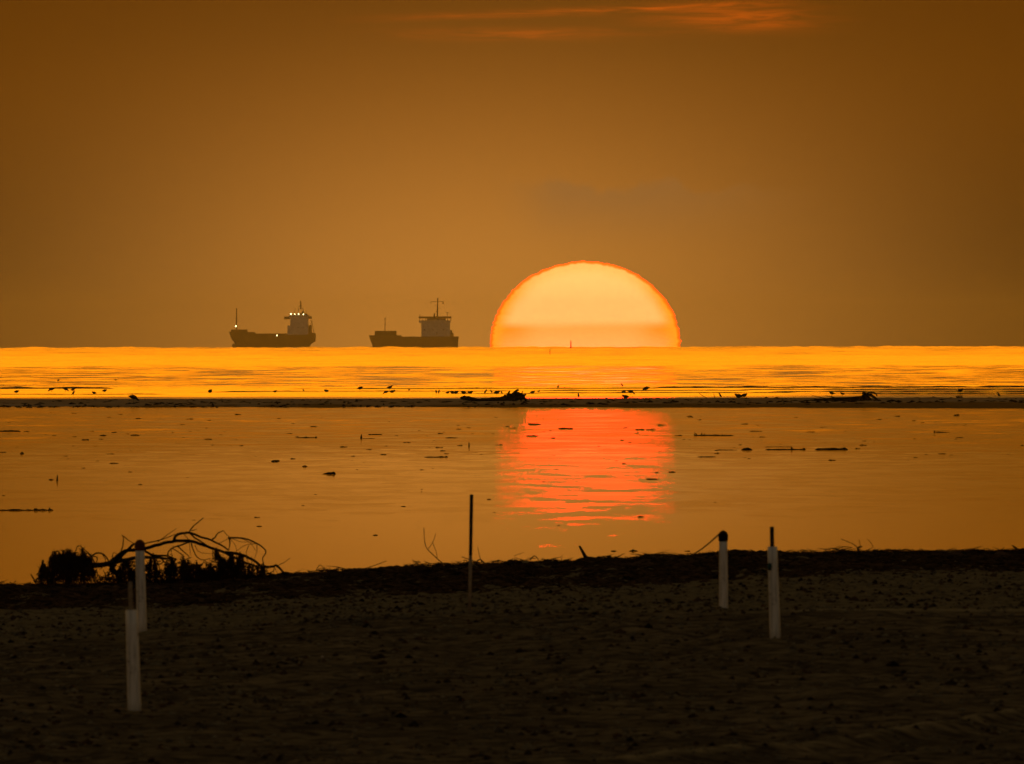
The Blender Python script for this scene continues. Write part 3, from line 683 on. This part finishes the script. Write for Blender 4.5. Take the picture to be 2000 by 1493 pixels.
for pts, r in (([(1362, 780.5, 0), (1378, 779, 0), (1398, 781, 0), (1415, 780, 0), (1431, 784, 0)], 2.2), ([(1383, 779.5, 0), (1372, 773, 0), (1366, 769, 0)], 1.2), ([(1398, 781, 0), (1395, 774, 0), (1394, 769, 0)], 1.2), ([(1412, 779.5, 0), (1422, 779, 0)], 2.5)):
    q = smooth_path(lpath(o, pts, 705), 3); MB().tube(q, px2m(r, 705), 6).build('stem', 'dark_wood', o, True)
def lump(name, px0, px1, py, hpx, d, label, cat, group=None, mat='dark_wood', seed=0, skew=.5):
    c = at((px0 + px1) / 2, py, d); L = (px1 - px0) / F * d; h = hpx / F * d; rnd = random.Random(seed); b = MB(); n = 9
    pts, rr_ = [], []
    for i in range(n):
        t = i / (n - 1); e = math.sin(math.pi * min(1, max(0, (t / (2 * skew)) if t < skew else .5 + (t - skew) / (2 * (1 - skew))))) ** .7
        pts.append(Vector(((t - .5) * L, rnd.uniform(-.1, .1) * h, 0))); rr_.append(max(.12 * h, h * e * rnd.uniform(.75, 1.1)))
    b.tube(pts, rr_, 8)
    o = b.build(name, mat, None, True); o.location = c; return tag(o, label, cat, group)
lump('weed_mound', 1752, 1770, 759.5, 4, 965, 'low dark mound of weed in the shallows beyond the uprooted stump', 'weed mound', mat='weed', seed=1)
lump('weed_mound', 1541, 1559, 763, 4, 925, 'flat dark heap of weed in the surf short of the trailing branches', 'weed mound', mat='weed', seed=2)
lump('weed_mound', 1819, 1838, 768, 4, 880, 'rounded dark weed heap in the shallows between the two far birds', 'weed mound', mat='weed', seed=3)
lump('driftwood_chunk', 1509, 1531, 780.5, 5, 706, 'dark jagged chunk of driftwood on the bar crest past the forked twig', 'driftwood', seed=4, skew=.3)
lump('weed_mound', 1710, 1730, 763, 3, 925, 'thin dark strip of weed in the surf above the stump roots', 'weed mound', mat='weed', seed=6)
lump('driftwood_chunk', 167, 184, 796, 4, 676, 'small dark chunk at the lagoon edge of the sand bar', 'driftwood', seed=7)
lump('weed_mound', 925, 938, 760, 3, 955, 'small dark clot of weed on the wave line above the log', 'weed mound', mat='weed', seed=8)
lump('weed_mound', 946, 968, 760, 2.4, 955, 'flat strand of weed on the wave line over the log trunk', 'weed mound', mat='weed', seed=9)
lump('weed_mound', 1022, 1034, 760, 2.4, 955, 'flat clot of weed on the wave line past the log roots', 'weed mound', mat='weed', seed=12)

# ------------------------------------------------------------------ birds
POSES = {   # spine points (x, z, radius) in metres, head towards +x; leg height
    'standing': ([(-.15, .105, .004), (-.10, .115, .020), (-.04, .122, .052), (.03, .132, .060), (.075, .152, .042), (.092, .180, .030), (.100, .200, .026), (.122, .205, .022), (.140, .198, .008), (.172, .192, .003)], .085),
    'feeding': ([(-.14, .150, .004), (-.09, .140, .022), (-.03, .128, .056), (.04, .112, .056), (.085, .085, .030), (.110, .060, .024), (.130, .045, .022), (.145, .028, .008), (.160, .004, .003)], .085),
    'resting': ([(-.125, .060, .006), (-.085, .060, .030), (-.03, .066, .058), (.03, .072, .062), (.070, .090, .044), (.088, .108, .032), (.106, .112, .027), (.124, .106, .009), (.142, .101, .004)], .02),
    'upright': ([(-.07, .060, .004), (-.045, .085, .022), (-.015, .115, .042), (.015, .155, .044), (.030, .195, .030), (.038, .222, .026), (.058, .228, .022), (.078, .220, .008), (.105, .214, .003)], .085),
}
def bird(px, py, pose, face, size, label, z=0.0, tint=None):
    size *= .9; base = on(px, py, z); o = empty('shorebird', base, label, 'bird', 'birds along the sand bar'); s = size
    sp, leg = POSES[pose]; an = {'l': math.pi, 'r': 0.0, 't': 1.9, 'a': -1.2}[face] + 0.2 * math.sin(px)
    o.rotation_euler.z = an
    pts = smooth_path([(x * s, 0, zz * s) for x, zz, r in sp], 3)
    MB().tube(pts, [r * s for r in lerp_list([r for _, _, r in sp], 3)], 10).build('body', 'bird', o, True)
    for sy in (-1, 1):
        MB().tube([(-.005 * s, .018 * s * sy, leg * s + .01), (.004 * s, .02 * s * sy, leg * .5 * s), (0, .02 * s * sy, -.02), ], [.006 * s, .004 * s, .004 * s], 5).build('leg', 'bird', o)
B = [
 (32, 768, 'resting', 'r', 1.0, 'dark shorebird nearest the corner where the wave meets the picture edge'),
 (101, 766, 'feeding', 'l', 1.25, 'plump shorebird feeding just below the end of the dark wave line'),
 (128, 765.5, 'feeding', 'r', 1.1, 'shorebird bending down, first of the pair beside the upright one'),
 (142, 766, 'standing', 'r', .9, 'shorebird with raised head directly behind the upright one'),
 (143, 774, 'upright', 'r', 1.0, 'upright long-legged shorebird standing in front of the feeding pair'),
 (184, 770, 'resting', 'l', .9, 'round shorebird alone on the thin second wave line'),
 (204, 766, 'resting', 'r', 1.0, 'flat crouching shorebird last in the flock at the dark wave'),
 (410, 768, 'resting', 'a', 1.3, 'single round shorebird below the bow of the ship with lights'),
 (114, 744.5, 'resting', 'r', .8, 'tiny bird afloat on the sea well behind the feeding pair'),
 (226, 743.8, 'resting', 'l', .7, 'tiny far bird afloat on the sea beyond the end of the wave line'),
 (537, 767, 'resting', 'r', .8, 'small round bird below the stern of the ship with lights'),
 (593, 766, 'upright', 'l', .6, 'small bird between the two ships, second from the stern of the lit one'),
 (638, 766.5, 'resting', 'l', 1.0, 'stout bird below the gap between the two ships'),
 (703, 761.5, 'resting', 'r', 1.2, 'large flat bird just short of the bow of the plain ship'),
 (761, 762, 'standing', 'r', 1.1, 'bird with raised tail, upper one of the three below the plain ship bow'),
 (754, 771, 'feeding', 'l', 1.0, 'bird lowest of the three below the plain ship bow'),
 (766, 768, 'resting', 'r', 1.1, 'dark lump-like bird, middle one of the three below the plain ship bow'),
 (799, 764, 'standing', 'r', .5, 'very small bird alone below the middle of the plain ship'),
 (852, 771, 'upright', 't', .9, 'grey bird, first of the close pair short of the log'),
 (857, 771, 'upright', 'a', .9, 'grey bird, second of the close pair short of the log'),
 (874, 769.5, 'resting', 'r', .8, 'dark bird alone between the close pair and the log tip'),
 (884, 770, 'resting', 'l', 1.0, 'grey bird of the twosome just short of the log tip, farther from the log'),
 (890, 770, 'resting', 'r', 1.0, 'grey bird of the twosome just short of the log tip, nearer the log'),
 (906, 770.5, 'resting', 'l', 1.1, 'first of three grey birds resting over the blunt tip of the log'),
 (914.5, 771, 'upright', 'r', .7, 'middle of three grey birds resting over the blunt tip of the log'),
 (919, 769.5, 'resting', 'r', .9, 'last of three grey birds resting over the blunt tip of the log'),
 (948, 770.5, 'upright', 'r', .9, 'first in the row of grey birds behind the middle of the log'),
 (960, 770, 'upright', 'l', .8, 'second in the row of grey birds behind the middle of the log'),
 (970, 770.5, 'resting', 'r', 1.2, 'biggest grey bird in the row behind the middle of the log'),
 (980, 771, 'upright', 'l', .7, 'last in the row of grey birds, closest to the log roots'),
 (1090, 760.5, 'upright', 'a', .9, 'bird sitting up on the top wave line under the sun'),
 (1215, 757, 'upright', 'l', .9, 'dark upright bird farthest out, under the edge of the sun'),
 (1040, 769, 'resting', 'r', 1.0, 'grey bird just past the log roots'),
 (1052, 767.5, 'standing', 'r', .6, 'small dark bird second past the log roots'),
 (1262, 765.5, 'feeding', 'l', 1.4, 'spread-out feeding bird on the middle wave under the sun edge'),
 (1218, 768, 'resting', 'r', .9, 'flat bird between two wave lines under the sun edge'),
 (1232, 771.5, 'feeding', 'r', 1.2, 'bird pecking on the lowest wave line under the sun edge'),
 (1130, 779, 'upright', 't', .9, 'small upright bird standing on the bar under the centre of the sun'),
 (1222, 779, 'resting', 'l', 1.2, 'plump bird squatting on the bar under the sun edge'),
 (1407, 778.5, 'upright', 'l', .9, 'upright bird standing on the bar at the forked twig'),
 (1443, 778, 'resting', 'l', 1.4, 'lower bird of the overlapping pair on the bar past the forked twig'),
 (1453, 776, 'resting', 'r', 1.2, 'upper bird of the overlapping pair on the bar past the forked twig'),
 (1496, 778.5, 'resting', 'r', .5, 'tiny bird low on the bar crest before the driftwood chunk'),
 (1625, 774, 'standing', 'l', 1.0, 'larger of two birds standing over the trailing branches of the stump'),
 (1646, 774, 'standing', 'l', .8, 'smaller of two birds standing over the trailing branches of the stump'),
 (1666, 758.5, 'resting', 'r', .5, 'tiny bird out on the sea above the stump'),
 (1875, 769.5, 'standing', 'r', 1.1, 'bird wading past the rounded weed heap'),
 (1871, 778.5, 'resting', 'l', .7, 'small bird squatting on the bar below the wading one'),
 (1951, 777.5, 'upright', 'l', 1.0, 'upright shorebird last along the bar past the stump'),
 (260, 784.5, 'feeding', 'r', 1.4, 'large hunched bird feeding on the sand bar crest'),
]
for px, py, pose, face, size, label in B:
    z = 0.0
    if py > 775: 
        for _ in range(4): z = bar_z(on(px, py, z).x, min(on(px, py, z).y, 780))
    bird(px, py, pose, face, size, label, max(z, 0.0))
# ------------------------------------------------------------------ flotsam on the lagoon
rf = random.Random(21)
def stick(px0, px1, py, thick, label, knobs=(), shoots=(), name='floating_stick', cat='driftwood', group=None, tail=.5):
    c = on((px0 + px1) / 2, py); d = c.y; s = d / F
    o = empty(name, c, label, cat, group); L = (px1 - px0) * s; n = max(5, int((px1 - px0) / 6)); pts, rr_ = [], []
    for i in range(n + 1):
        t = i / n
        pts.append(Vector(((t - .5) * L, rf.uniform(-.4, .4) * thick * s, rf.uniform(-.10, .16) * thick * s)))
        rr_.append(thick * s / 2 * rf.uniform(.6, 1.15) * (tail if i in (0, n) else 1))
    MB().tube(pts, rr_, 7).build('stem', 'dark_wood', o, True)
    for kx, kr in knobs:
        x = (kx - (px0 + px1) / 2) * s; r = kr * s / 2
        MB().tube([(x - r, 0, 0), (x - r * .5, 0, .1 * r), (x + r * .4, 0, .1 * r), (x + r, 0, 0)], [r * .3, r * .95, r * .9, r * .3], 7).build('knot', 'dark_wood', o, True)
    for sx_, dx, h in shoots:
        x = (sx_ - (px0 + px1) / 2) * s
        MB().tube([(x, 0, 0), (x + dx * s * .4, 0, h * s * .6), (x + dx * s, 0, h * s)], [1.6 * s, 1.2 * s, .6 * s], 5).build('shoot', 'dark_wood', o, True)
    return o
stick(-40, 40, 843.5, 6, 'dark flat log floating at the picture edge in the upper lagoon')
stick(-60, 104, 997.5, 5, 'long low log with a round knob floating in the lower lagoon', knobs=[(70, 9), (28, 6)], shoots=[(96, 1, 6), (84, -1, 4)])
stick(578, 618, 855.5, 3, 'knobbly stick floating below the bow of the plain ship', knobs=[(598, 5), (617, 5)])
stick(829, 875, 893.5, 4, 'short dark stick floating halfway down the lagoon before the stake', knobs=[(872, 5)])
stick(1355, 1433, 851.5, 4, 'twiggy stick floating beside the sun glade, in the upper lagoon', knobs=[(1411, 5)], shoots=[(1362, -6, 6), (1370, 1, 6), (1375, 2, 5), (1358, -3, 3)])
stick(1592, 1656, 879, 7, 'thick dark log floating, stoutest in the row beside the sun glade', tail=.3)
stick(1495, 1572, 879, 4, 'dark stick with an upright stub, middle of the floating row', knobs=[(1570, 7)], shoots=[(1547, -1, 7), (1546, 0, 6)])
stick(1493, 1545, 873.5, 2, 'thin reed floating just behind the stick with the stub')
stick(1398, 1440, 879.5, 2.4, 'broken thin stick leading the row of flotsam')
stick(1030, 1057, 829.5, 4, 'dark stick crossing the upper edge of the sun glade')
stick(1090, 1119, 838, 4, 'dark ragged stick inside the sun glade near its top', knobs=[(1100, 4)])
stick(720, 746, 849.5, 3, 'dark stick floating under the plain ship', tail=.8)
stick(705, 732, 857, 2, 'thin reed with one upright stem at its end', shoots=[(706, 0, 9), (705, 0, 6)])
stick(870, 894, 856, 3, 'dark stick floating below the tip of the log on the bar')
stick(1028, 1052, 852, 3, 'short stick at the side of the sun glade')
stick(1240, 1258, 840, 3, 'short stick at the glade, under the edge of the sun')
stick(1262, 1280, 840, 3, 'short stick just outside the glade, under the edge of the sun')
stick(1362, 1398, 893, 3, 'thin dark stick floating on the bright streak beside the glade')
stick(214, 232, 905.5, 3, 'short stick floating low in the lagoon, above the dead branch')
stick(255, 273, 851, 4, 'dark chip floating in the band of scraps above the dead branch')
stick(195, 208, 851.5, 4, 'dark chip, first of the band of scraps above the dead branch')
stick(160, 174, 860, 4, 'dark chip under the band of scraps above the dead branch')
stick(1464, 1488, 843, 2.6, 'thin stick floating beyond the twiggy one')
stick(1575, 1592, 844.5, 2.2, 'short thin stick floating under the stump reflection')
stick(1825, 1854, 845, 3, 'stick with an upright end floating beyond the stump', shoots=[(1825, 0, 4)])
stick(1262, 1286, 936.5, 2.6, 'thin stick crossing the edge of the lower sun glade')
stick(783, 792, 990, 2.6, 'small chip floating above the forked twig')
stick(951, 959, 976, 3, 'small chip floating beside the top of the stake')
stick(1245, 1257, 1010, 3, 'small chip at the foot of the sun glade')
stick(728, 738, 1046, 3.4, 'small chip floating close in by the forked twig', tail=.4)
stick(1194, 1204, 1077, 3.4, 'small chip floating close to the bank beside the leaning stub')
stick(1229, 1246, 1077, 4, 'dark scrap floating close to the bank between stub and cord', knobs=[(1237, 7)], tail=.3)
stick(1337, 1348, 1077, 3, 'small chip floating close to the bank at the cord')
stick(110, 112.5, 939, 3, 'upright stub standing out of the water above the dead branch', shoots=[(112, 0, 11), (111.5, .5, 11)], tail=.9)
stick(96, 104, 938, 4, 'dark chip beside the upright stub')
stick(915, 917, 873, 2, 'tiny upright stem standing out of the lagoon above the stake', shoots=[(916, 0, 9)])
stick(265, 275, 818, 3.2, 'flat chip floating just below the sand bar')
lump('driftwood_chunk', 630, 656, 926.5, 5, on(640, 926.5).y, 'dark wedge-shaped driftwood chunk floating alone in the middle of the lagoon', 'driftwood', seed=31, skew=.85)
lump('driftwood_chunk', 590, 601, 912, 3, on(595, 912).y, 'small dark chunk floating just behind the wedge-shaped one', 'driftwood', seed=32)
lump('driftwood_chunk', 1447, 1470, 879.5, 5, on(1458, 879.5).y, 'domed dark chunk of driftwood at the start of the floating row', 'driftwood', seed=33)
lump('driftwood_chunk', 1862, 1874, 812.5, 4, on(1868, 812.5).y, 'pointed dark chunk floating under the bar past the stump', 'driftwood', seed=34, skew=.75)
lump('driftwood_chunk', 39, 47, 887, 4, on(43, 887).y, 'small dark chunk floating near the edge in the upper lagoon', 'driftwood', seed=35)
c = on(538, 901.5); b = MB(); s = c.y / F
b.tube([(7 * s * math.cos(i * math.pi / 10), 7 * s * math.sin(i * math.pi / 10) * 34, .6 * s) for i in range(20)], 1.0 * s, 5)
o = b.build('reed_loop', 'dark_wood', None, True); o.location = c; tag(o, 'reed stem bent into a ring, floating in mid lagoon', 'reed')
# the small scraps
kinds = []
for k in range(6):
    b = MB(); pts, rr_ = [], []
    for i in range(6):
        t = i / 5; pts.append((t - .5, rf.uniform(-.05, .05), rf.uniform(-.02, .05))); rr_.append(rf.uniform(.05, .15) * (.4 if i in (0, 5) else 1))
    b.tube(pts, rr_, 6); me = b.mesh('scrap'); me.materials.append(M['dark_wood']); kinds.append(me)
n_s = 0
while n_s < 260:
    py = rf.triangular(803, 945, 838) if n_s < 235 else rf.uniform(940, 1060)
    px = rf.uniform(-20, 2020)
    if 900 < px < 940 and 955 < py < 1010: continue
    if px > 1330 and py > 900 and rf.random() < .8: continue
    if noise.noise(Vector((px / 130, py / 10, 3))) < .02 and rf.random() < .85: continue
    c = on(px, py); s = c.y / F; L = rf.choice((2, 2.5, 3, 3, 4, 5, 6, 8, 11, 15)) * s
    o = bpy.data.objects.new('floating_scrap', rf.choice(kinds)); col.objects.link(o); o.location = c
    o.scale = (L, L * rf.uniform(.4, 1), min(L, rf.uniform(8, 14) * s)); o.rotation_euler.z = rf.choice((0, math.pi)) + rf.gauss(0, .25)
    tag(o, 'tiny dark scrap of wood or weed floating on the calm lagoon', 'flotsam', 'small scraps floating on the lagoon'); n_s += 1

# ------------------------------------------------------------------ ships at anchor
SD = 20000.0
def hull(b, L, beam, deck, bow, stern, keel=-1.6, bow_full=.16):
    ns, nv = 44, 9                       # stations, levels
    idx = {}
    for side_ in (-1, 1):
        for j in range(nv + 1):
            for i in range(ns + 1):
                s_ = i / ns; v_ = j / nv
                zb, ze = interp(deck, 0), interp(deck, L)
                x0 = interp(bow, keel + (zb - keel) * v_); x1 = interp(stern, keel + (ze - keel) * v_)
                x = x0 + (x1 - x0) * s_
                z = keel + (interp(deck, x) - keel) * v_
                f = min(1.0, (s_ / bow_full)) ** (.62 - .2 * v_) if s_ < bow_full else 1.0
                if s_ > .9: f *= 1 - (.35 - .25 * v_) * ((s_ - .9) / .1) ** 2
                idx[side_, j, i] = len(b.v); b.v.append((x, side_ * beam / 2 * f * (.86 + .14 * v_ ** .5), z))
    for side_ in (-1, 1):
        for j in range(nv):
            for i in range(ns):
                q = (idx[side_, j, i], idx[side_, j, i + 1], idx[side_, j + 1, i + 1], idx[side_, j + 1, i])
                b.f.append(q if side_ < 0 else q[::-1])
    for i in range(ns): b.f.append((idx[-1, nv, i], idx[-1, nv, i + 1], idx[1, nv, i + 1], idx[1, nv, i]))
    for j in range(nv): b.f.append((idx[-1, j, ns], idx[1, j, ns], idx[1, j + 1, ns], idx[-1, j + 1, ns]))
    return b
def windows(parent, xs, z, w_, h, y, mat='glass'):
    for x in xs: MB().box(x - w_ / 2, x + w_ / 2, y - .12, y + .02, z - h / 2, z + h / 2).build('window', mat, parent)
def lamp(parent, x, y, z, r=.62):
    k = 6; pts = [(x, y, z + r * math.cos(math.pi * i / k)) for i in range(k + 1)]
    MB().tube(pts[::-1], [max(r * math.sin(math.pi * i / k), .05) for i in range(k + 1)][::-1], 10).build('lamp', 'lamp', parent, True)

def ship_lit():
    o = empty('cargo_ship', at(447.5, 680, SD), 'cargo ship with lit deck lamps and narrow wheelhouse, farther from the sun', 'ship', 'ships at anchor on the horizon')
    o.location.z = -.2
    o.rotation_euler.z = R(-3)
    deck = [(0, 16.4), (18, 15.8), (25, 15.2), (26.5, 14.0), (57, 13.1), (76, 13.2), (79, 14.0), (86, 14.0)]
    bow = [(-1.6, 4.2), (0, 4.4), (4, 5.6), (6, 5.2), (8, 3.0), (11, 1.5), (16.4, 0)]
    stern = [(-1.6, 79.5), (.4, 79.2), (2.6, 78.6), (4, 80), (7, 84.4), (14, 84.5)]
    hull(MB(), 84.5, 14, deck, bow, stern).build('hull', 'hull', o)
    MB().tube([(3.0, 0, 2.2), (3.5, 0, 2.4), (4.5, 0, 2.4), (8, 0, 2.2), (12, 0, 2)], [.6, 1.7, 2.4, 2.6, 2.2], 12).build('bulbous_bow', 'hull_red', o, True)
    MB().box(79, 83, -.3, .3, -1.5, 1.4).build('rudder', 'hull', o)
    MB().box(2.1, 18, -4.6, 4.6, 15.6, 18.4, .2).build('forecastle', 'hull', o)
    MB().box(18.4, 25.4, -5.2, 5.2, 14.9, 15.9, .3).build('breakwater', 'hull', o)
    for i in range(4): MB().box(27 + 7.5 * i, 34.2 + 7.5 * i, -4.9, 4.9, 12.9, 14.35 + .12 * (i % 2), .15).build('hatch_cover', 'steel', o)
    h = MB().box(60, 77.6, -5.6, 5.6, 13, 29.6, .35).build('superstructure', 'house', o)
    MB().box(57.3, 60.2, -5.9, 5.9, 12.9, 22.3, .2).build('deckhouse_front', 'house', o)
    windows(h, [63, 68, 73], 20.2, .8, .9, -5.62)
    wh = MB().box(59.2, 77.9, -5.9, 5.9, 29.6, 32.2, -.15).build('wheelhouse', 'house', o)
    windows(wh, [60.7 + 1.9 * i for i in range(9)], 31.2, 1.4, .9, -6.05)
    MB().box(54.4, 59.2, -7.4, -5.0, 28.3, 30.9).box(54.4, 59.2, 5.0, 7.4, 28.3, 30.9).build('bridge_wing', 'steel', o)
    MB().box(77.9, 80.6, -7.0, -4.6, 28.7, 31.1).box(77.9, 80.6, 4.6, 7.0, 28.7, 31.1).build('aft_wing', 'steel', o)
    MB().box(60.6, 77.2, -5.0, 5.0, 32.2, 32.9).build('wheelhouse_roof', 'steel', o)
    MB().box(66.0, 76.3, -2.6, 2.6, 32.9, 34.2, .5).build('top_house', 'steel', o)
    m = MB(); 
    for sx_ in (67.6, 73.0): m.tube([(sx_, 0, 34), (sx_ + (.4 if sx_ < 70 else -.4), 0, 38.5)], .26, 6)
    m.tube([(67.6, 0, 38.4), (73.2, 0, 38.4)], .24, 6).build('mast_frame', 'steel', o)
    MB().tube([(70.2, 0, 38.4), (70.2, 0, 42), (69.9, 0, 46.6)], [.75, .65, .4], 8).build('main_mast', 'steel', o)
    MB().tube([(68.3, 0, 41.5), (72.0, 0, 41.5)], .2, 6).tube([(69.0, 0, 44), (71.2, 0, 44)], .2, 6).tube([(68.5, 0, 39.8), (68.4, 0, 41.6)], .3, 6).build('mast_yard', 'steel', o)
    MB().tube([(71.5, 0, 34), (72.6, 0, 36.6)], [1.0, .5], 8).build('radar', 'steel', o)
    MB().tube([(63.5, 1, 32.8), (64.4, 1, 36.2), (64.9, 1, 39.4)], [.15, .25, .15], 6).build('antenna', 'steel', o)
    MB().tube([(75.6, 1, 32.8), (75.5, 1, 37.0)], .2, 6).build('antenna', 'steel', o)
    MB().box(77.5, 81.2, -2.2, 2.2, 13.6, 22.6, .5).build('funnel', 'steel', o)
    m = MB().tube([(79.3, -2, 27.0), (80.9, -2, 27.2), (83.3, -2, 14.0)], .32, 6); m.tube([(80.9, -2, 27.1), (80.2, -2, 22)], .2, 6).build('davit', 'steel', o)
    MB().box(79, 84.2, -5.6, 5.6, 13.7, 15.0, .2).build('stern_bulwark', 'hull', o)
    MB().tube([(7.2, 0, 18.2), (7.3, 0, 30), (7.4, 0, 38.2)], [.75, .55, .5], 8).build('foremast', 'steel', o)
    MB().tube([(6.5, 0, 34.6), (7.5, 0, 34.6)], .6, 8).tube([(7.2, 0, 38), (7.3, 0, 39)], .7, 8).tube([(5.4, 0, 29.8), (9, 0, 30)], .14, 6).build('foremast_light_bracket', 'steel', o)
    for x, z, r in ((60.9, 33.4, .7), (64.6, 33.3, .5), (68.4, 33.4, .62), (73.1, 33.1, .6)): lamp(o, x, -6.3, z, r)
    lamp(o, 6.7, -1.0, 21.6, .75); lamp(o, 47.2, -7.15, 12.6, .62)
def ship_plain():
    o = empty('cargo_ship', at(720.5, 680, SD - 60), 'cargo ship without lights, broad wheelhouse nearest the sun and long boxy forecastle', 'ship', 'ships at anchor on the horizon')
    o.location.z = -.2
    o.rotation_euler.z = R(2)
    deck = [(0, 12.6), (27, 12.2), (31.5, 11.6), (32.5, 10.8), (46, 10.7), (51, 11.3), (88, 11.3)]
    bow = [(-1.6, 3.2), (0, 3.1), (2.6, 3.5), (7, 1.7), (12.6, 0)]
    stern = [(-1.6, 86.4), (0, 86.6), (8, 87.0), (11.3, 87.6)]
    hull(MB(), 87.5, 15, deck, bow, stern, bow_full=.22).build('hull', 'hull_red', o)
    MB().box(5.6, 27, -5.2, 5.2, 12, 16.8, .35).build('forecastle', 'hull', o)
    MB().box(27, 31.8, -5.6, 5.6, 11.4, 12.5, .2).build('breakwater', 'hull', o)
    for i in range(3): MB().box(32.6 + 6.1 * i, 38.5 + 6.1 * i, -5.2, 5.2, 10.5, 11.2 + .1 * (i % 2), .15).build('hatch_cover', 'steel', o)
    h = MB().box(51.2, 79, -6, 6, 11, 26.9, .1).build('superstructure', 'house', o)
    windows(h, [54.0, 62.2, 72.5], 17.8, 1.2, 1.3, -6.02); windows(h, [66], 14.8, 1.2, 1.6, -6.02)
    wh = MB().box(56.6, 74.8, -6.1, 6.1, 26.9, 28.9).build('wheelhouse', 'house', o)
    windows(wh, [58 + 1.74 * i for i in range(10)], 28.0, 1.5, 1.5, -6.22)
    MB().box(48.6, 80.3, -7.4, 7.4, 28.9, 30.8, .15).build('bridge_roof', 'steel', o)
    for x0, x1 in ((49.0, 51.6), (76.9, 79.4)): MB().box(x0, x1, -7.2, 7.2, 24.6, 26.8, .1).build('bridge_wing', 'house', o)
    for x in (49.4, 52.4, 55.0, 76.6, 79.6): MB().box(x - .28, x + .28, -7.0, -6.4, 26.6, 28.9).build('wing_post', 'steel', o)
    MB().tube([(66.7, 0, 30.6), (66.9, 0, 40), (67.2, 0, 48.8)], [.75, .65, .5], 8).build('main_mast', 'steel', o)
    m = MB().tube([(60.6, 0, 45.2), (73.6, 0, 45.2)], .26, 6); m.tube([(60.6, 0, 45.2), (60.4, 0, 42.6)], .26, 6); m.tube([(72.4, 0, 45), (72.4, 0, 44.3), (72.4, 0, 43.3), (72.4, 0, 42.7)], [.1, .6, .6, .1], 8)
    m.tube([(63.6, 0, 41.3), (66.9, 0, 41.8)], .16, 6); m.tube([(66.9, 0, 38.4), (70, 0, 38.6)], .14, 6); m.tube([(65.4, 0, 35.4), (66.8, 0, 35.4)], .55, 6).build('mast_yard', 'steel', o)
    MB().box(63.0, 64.6, -.8, .8, 30.7, 33.8, .15).build('exhaust_pipe', 'steel', o)
    MB().tube([(76.4, 0, 30.7), (76.4, 0, 34.6)], .22, 6).tube([(74.8, 0, 34.8), (78.2, 0, 34.8)], .16, 6).build('antenna', 'steel', o)
    MB().tube([(49.6, -6, 30.7), (49.6, -6, 32.8)], .3, 6).build('antenna', 'steel', o)
    MB().box(79, 82.6, -4, 4, 11.1, 14.6, .2).box(79.1, 81.2, -3, 3, 14.55, 17.4, .2).build('stern_house', 'steel', o)
    MB().tube([(15.7, 0, 16.6), (15.8, 0, 29.6)], [.42, .28], 8).tube([(14.6, 0, 23), (17, 0, 23)], .22, 6).tube([(15.8, 0, 27.4), (15.8, 0, 29.6)], .5, 6).build('foremast', 'steel', o)
    # lettering along the side, too far off to read: dark blocks of about the right size
    rl = random.Random(2); x = 36.5; y = -7.56
    while x < 78:
        m = MB(); wl = rl.choice((1.5, 1.9, 2.2)); z0, z1 = 5.2, 7.6
        m.box(x, x + .55, y, y + .12, z0, z1)
        if rl.random() < .6: m.box(x + wl - .5, x + wl, y, y + .12, z0, z1)
        if rl.random() < .7: m.box(x + .55, x + wl - .5, y, y + .12, z1 - .55, z1)
        if rl.random() < .6: m.box(x + .55, x + wl - .5, y, y + .12, z0 + .9, z0 + 1.4)
        if rl.random() < .5: m.box(x + .55, x + wl - .5, y, y + .12, z0, z0 + .5)
        m.build('letter', 'letter', o); x += wl + .9
        if abs(x - 47) < 1.2: x += 2
ship_lit(); ship_plain()
c = at(1115, 679, 17000); o = empty('channel_buoy', (c.x, c.y, 0), 'small slender channel buoy in front of the lower part of the sun', 'buoy')
MB().tube([(0, 0, -.5), (0, 0, .8), (0, 0, 1.6)], [.7, .7, .5], 10).build('float', 'buoy', o, True)
MB().tube([(0, 0, 1.6), (0, 0, 4.6), (0, 0, 6.4)], [.5, .4, .25], 8).build('tower', 'buoy', o, True)
p = on(1074, 692); o = empty('channel_stake', p, 'short dark stake standing in the sea just below the sun', 'stake')
MB().tube([(0, 0, -.3), (.02, 0, .6), (0, 0, 1.15)], [.10, .09, .07], 7).build('pole', 'dark_stake', o, True)
MB().tube([(-.02, 0, 1.1), (.16, 0, 1.12)], [.07, .05], 6).build('arm', 'dark_stake', o, True)

# ------------------------------------------------------------------ evening haze
hm = bpy.data.materials.new('haze_air'); hm.use_nodes = True; h = NT(hm.node_tree); h.n.clear()
pv = h.node('ShaderNodeVolumePrincipled'); pv.inputs['Color'].default_value = (0.86, 0.92, 1.0, 1); pv.inputs['Density'].default_value = HAZE
pv.inputs['Anisotropy'].default_value = 0.65
ho = h.node('ShaderNodeOutputMaterial'); h.l.new(pv.outputs[0], ho.inputs['Volume'])
M['haze'] = hm
tag(MB().box(-17000, 17000, -120, 25000, -16, 56).build('haze', 'haze'), kind='stuff')
